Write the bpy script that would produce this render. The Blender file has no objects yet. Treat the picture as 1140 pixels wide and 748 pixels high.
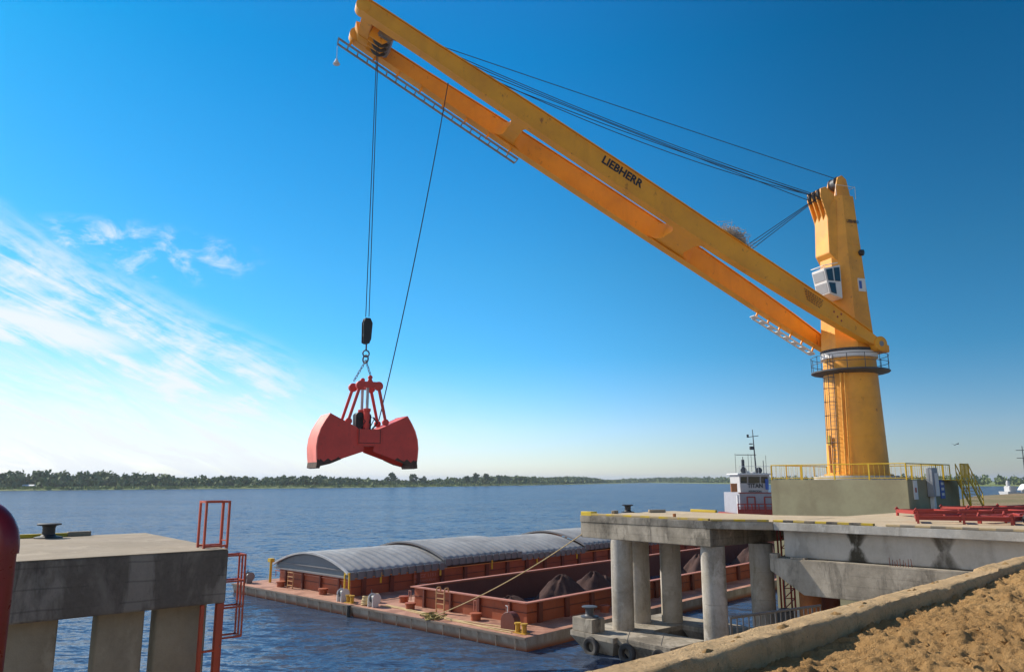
import bpy, bmesh, math, random
import numpy as np
from mathutils import Vector, Matrix
R = math.radians
random.seed(7); rng = np.random.default_rng(7)
scene = bpy.context.scene
COL = scene.collection

# ------------------------------------------------------------------ camera, sky, sun, exposure
EYE = 9.0                                   # metres above the river; quay decks are at 7.0
cam = bpy.data.cameras.new("camera"); camo = bpy.data.objects.new("camera", cam); COL.objects.link(camo)
cam.sensor_width = 36; cam.lens = 850/1140*36; cam.clip_start = .1; cam.clip_end = 30000
camo.location = (0, 0, EYE); camo.rotation_euler = (R(90)+math.atan(160/850), 0, 0)
scene.camera = camo

SUN_AZ, SUN_EL = -59.0, 36.0                # azimuth measured from +Y towards +X
w = bpy.data.worlds.new("World"); scene.world = w; w.use_nodes = True
nt = w.node_tree; N = nt.nodes; LK = nt.links
bg = N["Background"]; bg.inputs[1].default_value = 0.086
sky = N.new("ShaderNodeTexSky"); sky.sky_type = 'NISHITA'; sky.sun_disc = False
sky.sun_elevation = R(SUN_EL); sky.sun_rotation = R(SUN_AZ)
sky.air_density = 1.0; sky.dust_density = 0.25; sky.ozone_density = 2.6; sky.altitude = 50
hs = N.new("ShaderNodeHueSaturation"); hs.inputs['Saturation'].default_value = 1.28; hs.inputs['Value'].default_value = 1.0
LK.new(sky.outputs[0], hs.inputs['Color'])
# cirrus: direction -> azimuth / elevation coordinates on the sky
tc = N.new("ShaderNodeTexCoord"); sp = N.new("ShaderNodeSeparateXYZ"); LK.new(tc.outputs['Generated'], sp.inputs[0])
def mth(op, a, b=None, c=None, clamp=False):
    n = N.new("ShaderNodeMath"); n.operation = op; n.use_clamp = clamp
    for i, x in enumerate((a, b, c)):
        if x is None: continue
        if isinstance(x, (int, float)): n.inputs[i].default_value = x
        else: LK.new(x, n.inputs[i])
    return n.outputs[0]
az_ = mth('ARCTAN2', sp.outputs[0], sp.outputs[1]); el_ = mth('ARCSINE', sp.outputs[2])
def sstep(x, a, b):
    n = N.new("ShaderNodeMapRange"); n.interpolation_type = 'SMOOTHSTEP'
    LK.new(x, n.inputs[0]); n.inputs[1].default_value = a; n.inputs[2].default_value = b
    return n.outputs[0]
def noise(vec, scale, detail=6, rough=.6, dist=0.):
    n = N.new("ShaderNodeTexNoise"); LK.new(vec, n.inputs['Vector']); n.inputs['Scale'].default_value = scale
    n.inputs['Detail'].default_value = detail; n.inputs['Roughness'].default_value = rough; n.inputs['Distortion'].default_value = dist
    return n.outputs[0]
def comb(x, y, z=0.):
    n = N.new("ShaderNodeCombineXYZ")
    for i, q in enumerate((x, y, z)):
        if isinstance(q, (int, float)): n.inputs[i].default_value = q
        else: LK.new(q, n.inputs[i])
    return n.outputs[0]
# streaks fall towards the right: shear the coordinates
wl = mth('ADD', el_, mth('MULTIPLY', az_, .42))            # constant along a streak
wa = mth('SUBTRACT', az_, mth('MULTIPLY', el_, .3))
fib = noise(comb(mth('MULTIPLY', wa, 4.5), mth('MULTIPLY', wl, 26.)), 1.5, 12, .68, .7)
puff = noise(comb(mth('MULTIPLY', az_, 16.), mth('MULTIPLY', el_, 30.)), 1.3, 8, .62, .35)
big = noise(comb(mth('MULTIPLY', wa, 3.), mth('MULTIPLY', wl, 8.), 3.7), 1.2, 2, .5)
# band 1: diagonal streak bank
band = mth('MULTIPLY', sstep(wl, -.155, -.09), mth('SUBTRACT', 1., sstep(wl, -.01, .055)))
band = mth('MULTIPLY', band, mth('SUBTRACT', 1., sstep(az_, -.36, -.16)))
c1 = mth('MULTIPLY', band, sstep(mth('ADD', mth('MULTIPLY', fib, .62), mth('MULTIPLY', puff, .38)), .37, .64))
# upper small fleecy patch
d2 = mth('ADD', mth('POWER', mth('DIVIDE', mth('ADD', az_, .47), .14), 2.), mth('POWER', mth('DIVIDE', mth('SUBTRACT', el_, .265), .035), 2.))
c2 = mth('MULTIPLY', mth('SUBTRACT', 1., sstep(d2, .2, 1.4)), sstep(puff, .46, .74)); c2 = mth('MULTIPLY', c2, .8)
# low veil above the horizon, thick on the left
veil = mth('MULTIPLY', mth('SUBTRACT', 1., sstep(mth('ADD', el_, mth('MULTIPLY', az_, .22)), -.075, .125)), mth('SUBTRACT', 1., sstep(az_, -.34, .22)))
veil = mth('MULTIPLY', veil, mth('ADD', .84, mth('MULTIPLY', mth('SUBTRACT', fib, .5), 2.6)))
d3 = mth('ADD', mth('POWER', mth('DIVIDE', mth('ADD', az_, .62), .17), 2.), mth('POWER', mth('DIVIDE', mth('SUBTRACT', mth('ADD', el_, mth('MULTIPLY', az_, .10)), .108), .022), 2.))
c3 = mth('MULTIPLY', mth('SUBTRACT', 1., sstep(d3, .3, 1.5)), sstep(fib, .25, .55))
cl = mth('MAXIMUM', mth('MAXIMUM', c1, c2), mth('MAXIMUM', veil, c3), clamp=True); cl = mth('MULTIPLY', cl, .93, clamp=True)
mixc = N.new("ShaderNodeMix"); mixc.data_type = 'RGBA'; LK.new(cl, mixc.inputs[0])
# deepen the clear sky with elevation the way the photograph's (polarised) sky does
cr = N.new("ShaderNodeValToRGB"); LK.new(mth('DIVIDE', el_, 1.5708), cr.inputs[0]); e_ = cr.color_ramp.elements
stops = [(0, (.98,1.07,1.38)), (.04, (.86,1.04,1.36)), (.10, (.42,1.0,1.22)), (.17, (.36,1.04,1.14)), (.34, (.06,1.0,1.14)), (.52, (.30,1.0,1.15)), (.8, (1.0,1.0,1.05))]
e_[0].position = 0; e_[1].position = .8
for p_, c_ in stops:
    el2 = e_[0] if p_ == 0 else (e_[len(e_)-1] if p_ == .8 else e_.new(p_)); el2.color = (c_[0]/1.5, c_[1]/1.5, c_[2]/1.5, 1)
ml = N.new("ShaderNodeVectorMath"); ml.operation = 'MULTIPLY'; LK.new(hs.outputs[0], ml.inputs[0]); LK.new(cr.outputs[0], ml.inputs[1])
ms = N.new("ShaderNodeVectorMath"); ms.operation = 'SCALE'; LK.new(ml.outputs[0], ms.inputs[0]); LK.new(mth('MULTIPLY', 1.5, mth('SUBTRACT', 1.27, mth('MULTIPLY', sstep(az_, -.05, .62), .50))), ms.inputs['Scale'])
LK.new(ms.outputs[0], mixc.inputs[6]); mixc.inputs[7].default_value = (9.0, 9.4, 9.8, 1)
LK.new(mixc.outputs[2], bg.inputs[0])

sl = bpy.data.lights.new("sun", 'SUN'); sl.energy = 5.0; sl.angle = R(.53); sl.color = (1, .91, .78)
slo = bpy.data.objects.new("sun", sl); COL.objects.link(slo)
sd = Vector((math.sin(R(SUN_AZ))*math.cos(R(SUN_EL)), math.cos(R(SUN_AZ))*math.cos(R(SUN_EL)), math.sin(R(SUN_EL))))
slo.rotation_euler = sd.to_track_quat('Z', 'Y').to_euler(); slo.location = (-40, 10, 40)
scene.view_settings.view_transform = 'Standard'; scene.view_settings.look = 'None'
scene.view_settings.exposure = 0.25; scene.view_settings.gamma = 1; scene.view_settings.use_curve_mapping = False
scene.render.engine = 'CYCLES'

# ------------------------------------------------------------------ helpers
def D2(a): a = R(a); return Vector((math.sin(a), math.cos(a), 0))
def V(*a): return Vector(a)
Z = V(0, 0, 1)
ORG = {}
class MB:
    def __init__(s): s.v = []; s.f = []
    def add(s, vs, fs):
        n = len(s.v); s.v += [Vector(q) for q in vs]; s.f += [tuple(i+n for i in f) for f in fs]; return s
    def box(s, o, a, b, c):
        o, a, b, c = Vector(o), Vector(a), Vector(b), Vector(c)
        vs = [o, o+a, o+a+b, o+b, o+c, o+a+c, o+a+b+c, o+b+c]
        return s.add(vs, [(0,1,2,3), (4,5,6,7), (0,1,5,4), (1,2,6,5), (2,3,7,6), (3,0,4,7)])
    def cbox(s, c, a, b, d):
        c, a, b, d = Vector(c), Vector(a), Vector(b), Vector(d)
        return s.box(c-(a+b+d)/2, a, b, d)
    def prism(s, poly, vec, top=None):
        n = len(poly); p = [Vector(q) for q in poly]; vec = Vector(vec)
        t = [q+vec for q in p] if top is None else [Vector(q) for q in top]
        return s.add(p+t, [tuple(range(n)), tuple(range(n, 2*n))]+[(i, (i+1) % n, n+(i+1) % n, n+i) for i in range(n)])
    def tube(s, p, q, r, n=8, r2=None):
        p, q = Vector(p), Vector(q); r2 = r if r2 is None else r2
        d = (q-p); 
        if d.length < 1e-6: return s
        d.normalize(); a = d.orthogonal().normalized()
        if abs(d.z) < .999: a = d.cross(Z).normalized()
        b = d.cross(a)
        vs = [p+(a*math.cos(t)+b*math.sin(t))*r for t in [2*math.pi*i/n for i in range(n)]]
        vs += [q+(a*math.cos(t)+b*math.sin(t))*r2 for t in [2*math.pi*i/n for i in range(n)]]
        return s.add(vs, [tuple(range(n)), tuple(range(n, 2*n))]+[(i, (i+1) % n, n+(i+1) % n, n+i) for i in range(n)])
    def path(s, pts, r, n=6):
        """one continuous swept pipe through the points"""
        P = [Vector(p) for p in pts]; rings = []; up = None
        for i, p in enumerate(P):
            d = (P[min(i+1, len(P)-1)]-P[max(i-1, 0)]).normalized()
            if up is None: up = d.orthogonal().normalized()
            a = (up-d*up.dot(d)).normalized(); up = a; b = d.cross(a)
            rings.append([p+(a*math.cos(2*math.pi*k/n)+b*math.sin(2*math.pi*k/n))*r for k in range(n)])
        vs = [q for rg in rings for q in rg]; fs = [tuple(range(n)), tuple(range(len(vs)-n, len(vs)))]
        for i in range(len(P)-1):
            for k in range(n): fs.append((i*n+k, i*n+(k+1) % n, (i+1)*n+(k+1) % n, (i+1)*n+k))
        return s.add(vs, fs)
    def lathe(s, c, prof, n=24, ax=Z, closed=False):
        c = Vector(c); ax = Vector(ax).normalized(); a = ax.orthogonal().normalized(); b = ax.cross(a)
        m = len(prof); vs = []
        for r, h in prof:
            vs += [c+ax*h+(a*math.cos(2*math.pi*k/n)+b*math.sin(2*math.pi*k/n))*r for k in range(n)]
        fs = [(i*n+k, i*n+(k+1) % n, (i+1)*n+(k+1) % n, (i+1)*n+k) for i in range(m-1) for k in range(n)]
        if closed: fs += [((m-1)*n+k, (m-1)*n+(k+1) % n, (k+1) % n, k) for k in range(n)]
        else: fs += [tuple(range(n)), tuple(range((m-1)*n, m*n))]
        return s.add(vs, fs)
    def torus(s, c, ax, R0, r, n=24, m=8):
        return s.lathe(c, [(R0+r*math.cos(2*math.pi*i/m), r*math.sin(2*math.pi*i/m)) for i in range(m)], n, ax, closed=True)
    def build(s, name, m, parent=None, bevel=0., smooth=True, sharp=38, org=None, weld=False):
        if parent is not None: o3 = ORG[parent]
        elif org is not None: o3 = Vector(org)
        else:
            xs = np.array([tuple(q) for q in s.v]); o3 = V(*(xs[:, :2].mean(0)), xs[:, 2].min())
        me = bpy.data.meshes.new(name); me.from_pydata([tuple(q-o3) for q in s.v], [], s.f)
        bm = bmesh.new(); bm.from_mesh(me)
        if weld: bmesh.ops.remove_doubles(bm, verts=bm.verts, dist=1e-4)
        bmesh.ops.recalc_face_normals(bm, faces=bm.faces)
        if bevel: 
            eds = [e for e in bm.edges if len(e.link_faces) == 2 and e.calc_face_angle(0) > .6]
            bmesh.ops.bevel(bm, geom=eds, offset=bevel, segments=1 if bevel < .03 else 2, affect='EDGES', clamp_overlap=True)
        if smooth:
            for f in bm.faces: f.smooth = True
            for e in bm.edges:
                if len(e.link_faces) == 2: e.smooth = e.calc_face_angle(0) < R(sharp)
        bm.to_mesh(me); bm.free()
        me.materials.append(m)
        o = bpy.data.objects.new(name, me); COL.objects.link(o)
        if parent is not None: o.parent = parent; o.location = (0, 0, 0)
        else: o.location = o3
        ORG[o] = o3
        return o
def tag(o, label=None, cat=None, group=None, kind=None):
    if label: o["label"] = label
    if cat: o["category"] = cat
    if group: o["group"] = group
    if kind: o["kind"] = kind
    return o
def thing(name, loc, label, cat, group=None):
    o = bpy.data.objects.new(name, None); COL.objects.link(o); o.location = loc; o.empty_display_size = .3
    ORG[o] = Vector(loc); return tag(o, label, cat, group)
def kids(o): return [c for c in bpy.data.objects if c.parent == o]
def copy_tree(o, loc=None, rz=None, parent=None, label=None):
    c = o.copy(); COL.objects.link(c)
    if parent is not None: c.parent = parent
    for ch in kids(o): copy_tree(ch, parent=c)
    if loc is not None: c.location = loc; ORG[c] = Vector(loc)
    if rz is not None: c.rotation_euler = (0, 0, rz)
    if label: c["label"] = label
    return c
def lettering(name, txt, size, origin, xd, yd, m, parent, ext=.012, bold=0., width=None):
    cu = bpy.data.curves.new(name, 'FONT'); cu.body = txt; cu.size = size; cu.offset = bold; cu.resolution_u = 2
    t = bpy.data.objects.new(name, cu); COL.objects.link(t)
    bpy.context.view_layer.update()
    me = bpy.data.meshes.new_from_object(t.evaluated_get(bpy.context.evaluated_depsgraph_get()))
    bpy.data.objects.remove(t)
    xs = [v.co.x for v in me.vertices]; k = 1. if width is None else width/(max(xs)-min(xs)); x0 = min(xs)
    xd, yd = Vector(xd).normalized(), Vector(yd).normalized(); nd = xd.cross(yd)
    o3 = ORG[parent]; org = Vector(origin)
    for v in me.vertices: v.co = org+xd*((v.co.x-x0)*k)+yd*v.co.y+nd*ext-o3
    me.materials.append(m)
    o = bpy.data.objects.new(name, me); COL.objects.link(o); o.parent = parent; ORG[o] = o3
    return o

# ------------------------------------------------------------------ materials
class Mat:
    def __init__(s, name, rough=.7, metal=0., spec=.5):
        s.m = bpy.data.materials.new(name); s.m.use_nodes = True; s.t = s.m.node_tree
        s.b = s.t.nodes["Principled BSDF"]; s.b.inputs['Roughness'].default_value = rough; s.b.inputs['Metallic'].default_value = metal
        s.b.inputs['Specular IOR Level'].default_value = spec
        s.tc = s.t.nodes.new("ShaderNodeTexCoord").outputs['Object']
    def n(s, typ, **k):
        n = s.t.nodes.new(typ)
        for a, b in k.items(): setattr(n, a, b)
        return n
    def set(s, sock, x):
        if hasattr(x, 'links') or hasattr(x, 'is_output'): s.t.links.new(x, sock)
        else: sock.default_value = x if not isinstance(x, tuple) or len(x) != 3 or sock.type == 'VECTOR' else (*x, 1)
    def noise(s, scale, detail=5, rough=.6, stretch=(1,1,1), dist=0., off=(0,0,0)):
        mp = s.n("ShaderNodeMapping"); s.set(mp.inputs[0], s.tc); mp.inputs['Scale'].default_value = stretch; mp.inputs['Location'].default_value = off
        n = s.n("ShaderNodeTexNoise"); s.set(n.inputs['Vector'], mp.outputs[0]); n.inputs['Scale'].default_value = scale
        n.inputs['Detail'].default_value = detail; n.inputs['Roughness'].default_value = rough; n.inputs['Distortion'].default_value = dist
        return n.outputs[0]
    def ramp(s, x, a, b, lo=0., hi=1.):
        n = s.n("ShaderNodeMapRange"); s.set(n.inputs[0], x); n.inputs[1].default_value = a; n.inputs[2].default_value = b
        n.inputs[3].default_value = lo; n.inputs[4].default_value = hi; return n.outputs[0]
    def mix(s, f, a, b):
        n = s.n("ShaderNodeMix", data_type='RGBA'); s.set(n.inputs[0], f); s.set(n.inputs[6], a); s.set(n.inputs[7], b); return n.outputs[2]
    def math(s, op, a, b=0.):
        n = s.n("ShaderNodeMath", operation=op); s.set(n.inputs[0], a); s.set(n.inputs[1], b); return n.outputs[0]
    def color(s, x): s.set(s.b.inputs['Base Color'], x); return s
    def rough(s, x): s.set(s.b.inputs['Roughness'], x); return s
    def bump(s, x, strength=.5, dist=.02):
        n = s.n("ShaderNodeBump"); n.inputs['Strength'].default_value = strength; n.inputs['Distance'].default_value = dist
        s.set(n.inputs['Height'], x); s.t.links.new(n.outputs[0], s.b.inputs['Normal']); return s

def concrete(name, base, dark, warm, stain=.5, scale=1., boards=False):
    m = Mat(name, .88, 0, .25)
    n1 = m.noise(.7*scale, 7, .62); n2 = m.noise(6*scale, 6, .7); st = m.noise(1.5*scale, 7, .7, (1, 1, .22), .5); n3 = m.noise(.35, 3, .5, off=(9, 2, 4))
    c = m.mix(m.ramp(n1, .35, .65), base, warm)
    c = m.mix(m.ramp(st, .5, .68, 0, stain), c, dark)
    c = m.mix(m.ramp(n3, .50, .62, 0, stain*.75), c, dark)
    c = m.mix(m.ramp(m.noise(1.0*scale, 6, .7, (1,1,.5), .4, (2,7,1)), .54, .64, 0, .55), c, tuple(min(1, q*1.35) for q in base))
    c = m.mix(m.ramp(n2, .25, .75, 0, .28), c, tuple(min(1, q*1.5) for q in base))
    pit = m.noise(38*scale, 3, .6)
    c = m.mix(m.ramp(pit, .62, .72, 0, .45), c, dark)
    h = m.math('ADD', n2, m.math('MULTIPLY', pit, .5))
    if boards:
        wv = m.n("ShaderNodeTexWave", wave_type='BANDS', bands_direction='Z'); m.set(wv.inputs[0], m.tc); wv.inputs['Scale'].default_value = .72
        wv.inputs['Distortion'].default_value = .3; wv.inputs['Detail'].default_value = 1
        ln = m.ramp(wv.outputs[1], .0, .035, 1, 0)
        c = m.mix(m.math('MULTIPLY', m.math('MULTIPLY', ln, .30), m.ramp(n3, .4, .6, .2, 1)), c, dark)
    m.color(c); m.bump(h, .6, .02); return m.m
def painted(name, base, dark, rough=.45, wear=.35, scale=1., rust=None, spec=.5, fine=.25):
    m = Mat(name, rough, 0, spec)
    n1 = m.noise(.5*scale, 6, .6); n2 = m.noise(5*scale, 6, .7); st = m.noise(1.1*scale, 6, .65, (1, 1, .12), .2, (3, 1, 2))
    c = m.mix(m.ramp(n1, .4, .62, 0, wear), base, dark)
    c = m.mix(m.ramp(st, .55, .72, 0, wear), c, dark)
    c = m.mix(m.ramp(n2, .3, .8, 0, fine), c, tuple(min(1, q*1.35) for q in base))
    if rust: c = m.mix(m.ramp(m.noise(3.2*scale, 9, .75, (1,1,.55), off=(5, 5, 5)), .6, .68), c, rust)
    m.color(c); m.rough(m.ramp(n2, .2, .8, rough-.1, min(1, rough+.2))); m.bump(n2, .15, .01); return m.m
M = {}
M['concrete'] = concrete('weathered_concrete', (.38,.335,.27), (.06,.052,.04), (.25,.215,.165), .95, boards=True)
M['concrete_dark'] = concrete('stained_concrete', (.23,.195,.165), (.06,.05,.042), (.28,.235,.19), .75, boards=True)
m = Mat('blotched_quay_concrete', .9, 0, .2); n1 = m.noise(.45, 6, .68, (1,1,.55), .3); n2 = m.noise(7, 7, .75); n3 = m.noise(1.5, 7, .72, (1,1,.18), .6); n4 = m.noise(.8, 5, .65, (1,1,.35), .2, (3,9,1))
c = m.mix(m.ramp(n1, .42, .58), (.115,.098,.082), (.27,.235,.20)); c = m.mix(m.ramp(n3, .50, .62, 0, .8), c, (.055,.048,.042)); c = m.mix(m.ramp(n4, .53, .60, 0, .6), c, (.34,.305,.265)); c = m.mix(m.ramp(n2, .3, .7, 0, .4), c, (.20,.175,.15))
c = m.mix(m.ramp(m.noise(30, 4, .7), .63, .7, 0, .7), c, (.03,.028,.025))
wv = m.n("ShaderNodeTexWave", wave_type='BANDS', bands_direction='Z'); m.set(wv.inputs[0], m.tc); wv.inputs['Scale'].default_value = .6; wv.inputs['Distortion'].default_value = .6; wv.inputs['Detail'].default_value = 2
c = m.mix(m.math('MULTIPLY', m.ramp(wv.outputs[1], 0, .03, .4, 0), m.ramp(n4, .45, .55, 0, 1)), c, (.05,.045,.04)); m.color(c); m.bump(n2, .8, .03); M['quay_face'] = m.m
M['concrete_pale'] = concrete('pale_concrete', (.46,.44,.40), (.10,.09,.075), (.40,.37,.32), .5, boards=True)
M['column'] = concrete('column_concrete', (.46,.43,.39), (.15,.125,.09), (.35,.31,.24), .75)
M['column_tan'] = concrete('tan_column_concrete', (.34,.29,.21), (.15,.125,.09), (.30,.25,.17), .4)
M['deck'] = concrete('sandy_deck', (.50,.40,.27), (.30,.23,.15), (.46,.35,.22), .35)
M['quaytop'] = concrete('dusty_quay_top', (.33,.27,.20), (.17,.14,.10), (.30,.24,.165), .4)
m = Mat('sandy_curb', .92, 0, .2); n1 = m.noise(1.1, 7, .68); n2 = m.noise(9, 8, .75); n3 = m.noise(40, 5, .7); n4 = m.noise(3.2, 6, .7, off=(4,4,4))
c = m.mix(m.ramp(n1, .38, .62), (.72,.48,.245), (.58,.37,.18)); c = m.mix(m.ramp(n2, .52, .66, 0, .55), c, (.28,.175,.085)); c = m.mix(m.ramp(n4, .56, .62, 0, .6), c, (.36,.23,.11)); c = m.mix(m.ramp(n3, .35, .7, 0, .5), c, (.68,.52,.31)); c = m.mix(m.ramp(m.noise(22, 5, .8, off=(1,2,3)), .62, .68, 0, .8), c, (.10,.065,.035))
m.color(c); m.bump(m.math('ADD', m.math('MULTIPLY', n2, 1.2), m.math('MULTIPLY', n3, .5)), 1., .06); M['curb'] = m.m
M['olive'] = painted('olive_painted_render', (.31,.285,.18), (.21,.175,.11), .85, .6, .9, spec=.2)
M['yellow'] = painted('crane_yellow', (.90,.38,.022), (.66,.26,.02), .48, .6, .6, rust=(.42,.14,.02))
M['yellow_tower'] = painted('tower_yellow', (.88,.37,.035), (.52,.21,.028), .48, .6, .8, rust=(.36,.12,.025))
M['rail_yellow'] = painted('railing_yellow', (.62,.40,.015), (.42,.26,.02), .5, .3)
M['hazard_yellow'] = painted('kerb_yellow', (.62,.44,.03), (.38,.28,.06), .7, .5, 2)
M['hazard_black'] = painted('kerb_black', (.07,.06,.05), (.14,.12,.09), .8, .5, 2)
M['red'] = painted('ladder_red', (.50,.075,.03), (.28,.05,.03), .5, .5, 2, rust=(.22,.06,.025))
M['handrail_red'] = painted('handrail_red', (.24,.010,.012), (.12,.008,.008), .28, .5, 6, rust=(.10,.008,.008))
M['grab_red'] = painted('grab_red', (.66,.062,.045), (.44,.045,.035), .5, .6, 1.4, rust=(.20,.05,.03))
M['steel_red'] = painted('frame_red', (.36,.035,.022), (.22,.03,.022), .5, .5, 1.5, rust=(.2,.04,.02))
M['barge_red'] = painted('barge_oxide_red', (.36,.088,.032), (.20,.05,.022), .6, .7, .9, rust=(.12,.035,.02))
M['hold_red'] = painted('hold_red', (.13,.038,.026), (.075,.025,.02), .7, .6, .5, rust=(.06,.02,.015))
M['barge_deck'] = painted('barge_deck', (.46,.24,.16), (.24,.10,.06), .75, .9, 1.6, rust=(.2,.08,.05))
M['barge_rim'] = painted('barge_rim', (.46,.19,.13), (.3,.10,.06), .6, .5, 2)
M['rib_dark'] = painted('stiffener_red', (.15,.032,.016), (.08,.02,.012), .6, .6, 1)
M['cover'] = painted('galvanised_cover', (.34,.34,.33), (.17,.165,.16), .5, .7, .6, spec=.6)
M['cover_end'] = painted('cover_end_panel', (.15,.175,.20), (.09,.10,.12), .6, .4, .6)
M['cover_lip'] = painted('cover_lip', (.52,.52,.51), (.3,.3,.3), .6, .5, 2)
M['cover_seam'] = painted('cover_seam', (.20,.20,.21), (.1,.1,.11), .6, .4, 1)
M['white'] = painted('white_paint', (.72,.72,.72), (.5,.48,.45), .5, .3)
M['grey_paint'] = painted('grey_paint', (.30,.32,.35), (.2,.2,.22), .5, .4)
M['signwhite'] = painted('sign_white', (.70,.70,.68), (.5,.5,.5), .5, .3, 3)
M['signblue'] = painted('sign_blue', (.05,.12,.42), (.04,.08,.3), .5, .3, 3)
M['black'] = painted('black_paint', (.018,.018,.02), (.03,.028,.025), .5, .4)
M['rubber'] = painted('tyre_rubber', (.035,.034,.034), (.07,.065,.06), .85, .6, 3)
M['steel'] = painted('dull_steel', (.25,.25,.26), (.12,.11,.10), .45, .5, 3)
M['dark_steel'] = painted('dark_steel', (.07,.075,.085), (.035,.035,.04), .5, .5, 3)
M['rope'] = painted('steel_rope', (.035,.035,.04), (.02,.02,.02), .6, .3)
M['fibre'] = painted('yellow_fibre_rope', (.50,.38,.20), (.35,.24,.09), .9, .5, 6)
M['rust'] = painted('rusty_steel', (.36,.13,.035), (.16,.05,.02), .85, .7, 1.5, rust=(.10,.03,.015))
M['chrome'] = painted('cylinder_rod', (.45,.46,.48), (.3,.3,.3), .3, .3)
gm = Mat('dark_glass', .06, 0, .8); gm.color((.02,.03,.035)); M['glass'] = gm.m
M['lamp'] = M['white']
# brown ore
m = Mat('ore_fines', .95, 0, .15); n1 = m.noise(1.2, 7, .7); n2 = m.noise(9, 6, .75)
m.color(m.mix(m.ramp(n1, .3, .7), (.105,.062,.052), (.062,.038,.036))); m.bump(n2, .9, .08); M['ore'] = m.m
# sand
m = Mat('damp_sand', .95, 0, .15); n1 = m.noise(1.5, 6, .65); n2 = m.noise(14, 8, .75); n3 = m.noise(60, 4, .7)
c = m.mix(m.ramp(n1, .35, .68), (.50,.275,.10), (.64,.38,.155)); c = m.mix(m.ramp(n2, .5, .72, 0, .65), c, (.22,.11,.04)); c = m.mix(m.ramp(n3, .3, .7, 0, .35), c, (.66,.43,.20))
m.color(c); m.bump(m.math('ADD', n2, m.math('MULTIPLY', n3, .5)), 1., .09); M['sand'] = m.m
# far ground
m = Mat('shore_earth', .95, 0, .15); n1 = m.noise(.06, 6, .65); n2 = m.noise(.9, 6, .7)
c = m.mix(m.ramp(n1, .4, .62), (.27,.20,.12), (.17,.16,.075)); c = m.mix(m.ramp(n2, .4, .7, 0, .5), c, (.33,.26,.16)); m.color(c); m.bump(n2, .8, .2); M['earth'] = m.m
m = Mat('river_bank_grass', .95, 0, .15); n1 = m.noise(.03, 6, .7); n2 = m.noise(.25, 5, .7)
c = m.mix(m.ramp(n1, .4, .62), (.19,.25,.07), (.26,.28,.10)); c = m.mix(m.ramp(n2, .45, .65, 0, .6), c, (.07,.10,.03)); m.color(c); M['bank'] = m.m
def leafmat(name, a, b):
    m = Mat(name, .8, 0, .2); n1 = m.noise(.16, 4, .6); n2 = m.noise(1.3, 3, .6)
    c = m.mix(m.ramp(n1, .38, .64), a, b); c = m.mix(m.ramp(n2, .3, .7, 0, .5), c, tuple(q*1.5 for q in b)); m.color(c); return m.m
M['leaf'] = leafmat('foliage', (.11,.15,.06), (.16,.20,.085))
M['leaf2'] = leafmat('tree_foliage', (.085,.12,.055), (.12,.155,.07))
M['reed'] = leafmat('reed_green', (.17,.22,.06), (.25,.29,.10))
M['bark'] = painted('bark', (.10,.08,.06), (.05,.04,.03), .9, .5)
# river water
m = Mat('river_water', .07, 0, .5); m.b.inputs['IOR'].default_value = 1.33
geo = m.n("ShaderNodeNewGeometry").outputs['Position']; m.tc = geo
def colnoise(scale, detail, rough, stretch, off=(0,0,0)):
    mp = m.n("ShaderNodeMapping"); m.set(mp.inputs[0], geo); mp.inputs['Scale'].default_value = stretch; mp.inputs['Location'].default_value = off; mp.inputs['Rotation'].default_value = (0, 0, R(18))
    n = m.n("ShaderNodeTexNoise"); m.set(n.inputs['Vector'], mp.outputs[0]); n.inputs['Scale'].default_value = scale; n.inputs['Detail'].default_value = detail; n.inputs['Roughness'].default_value = rough
    v = m.n("ShaderNodeVectorMath", operation='SUBTRACT'); m.set(v.inputs[0], n.outputs['Color']); v.inputs[1].default_value = (.5, .5, .5); return v.outputs[0]
def vscale(v, k):
    n = m.n("ShaderNodeVectorMath", operation='MULTIPLY'); m.set(n.inputs[0], v); n.inputs[1].default_value = (k, k, 0); return n.outputs[0]
def vadd(a, b):
    n = m.n("ShaderNodeVectorMath", operation='ADD'); m.set(n.inputs[0], a); m.set(n.inputs[1], b); return n.outputs[0]
c_ = m.noise(.05, 4, .6, (1, 1.6, 1))
# wave slopes taken straight from noise, so that far water keeps its facets
sl_v = vadd(vscale(colnoise(.9, 3, .6, (.6, 1.35, 1)), 1.3), vscale(colnoise(4.0, 3, .65, (.6, 1.3, 1), (7, 3, 0)), 1.2))
sl_v = vadd(sl_v, vscale(colnoise(.18, 2, .5, (.6, 1.4, 1), (1, 8, 0)), .30))
gust = m.ramp(m.noise(.012, 4, .65, (1, 2.2, 1)), .35, .65, .75, 1.2)
gs = m.n("ShaderNodeVectorMath", operation='SCALE'); m.set(gs.inputs[0], sl_v); m.set(gs.inputs['Scale'], gust)
nn_ = m.n("ShaderNodeVectorMath", operation='ADD'); m.set(nn_.inputs[0], gs.outputs[0]); nn_.inputs[1].default_value = (0, 0, 1)
nz = m.n("ShaderNodeVectorMath", operation='NORMALIZE'); m.set(nz.inputs[0], nn_.outputs[0]); df = m.n("ShaderNodeBsdfDiffuse"); m.set(df.inputs['Color'], m.mix(m.ramp(c_, .35, .65), (.045,.068,.115), (.058,.080,.125)))
gl = m.n("ShaderNodeBsdfGlossy"); gl.inputs['Roughness'].default_value = .13; gl.inputs['Color'].default_value = (.9,.95,1,1); m.t.links.new(nz.outputs[0], gl.inputs['Normal'])
fr0 = m.n("ShaderNodeFresnel"); fr0.inputs['IOR'].default_value = 1.33; m.t.links.new(nz.outputs[0], fr0.inputs['Normal']); m.t.links.new(nz.outputs[0], df.inputs['Normal'])
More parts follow.
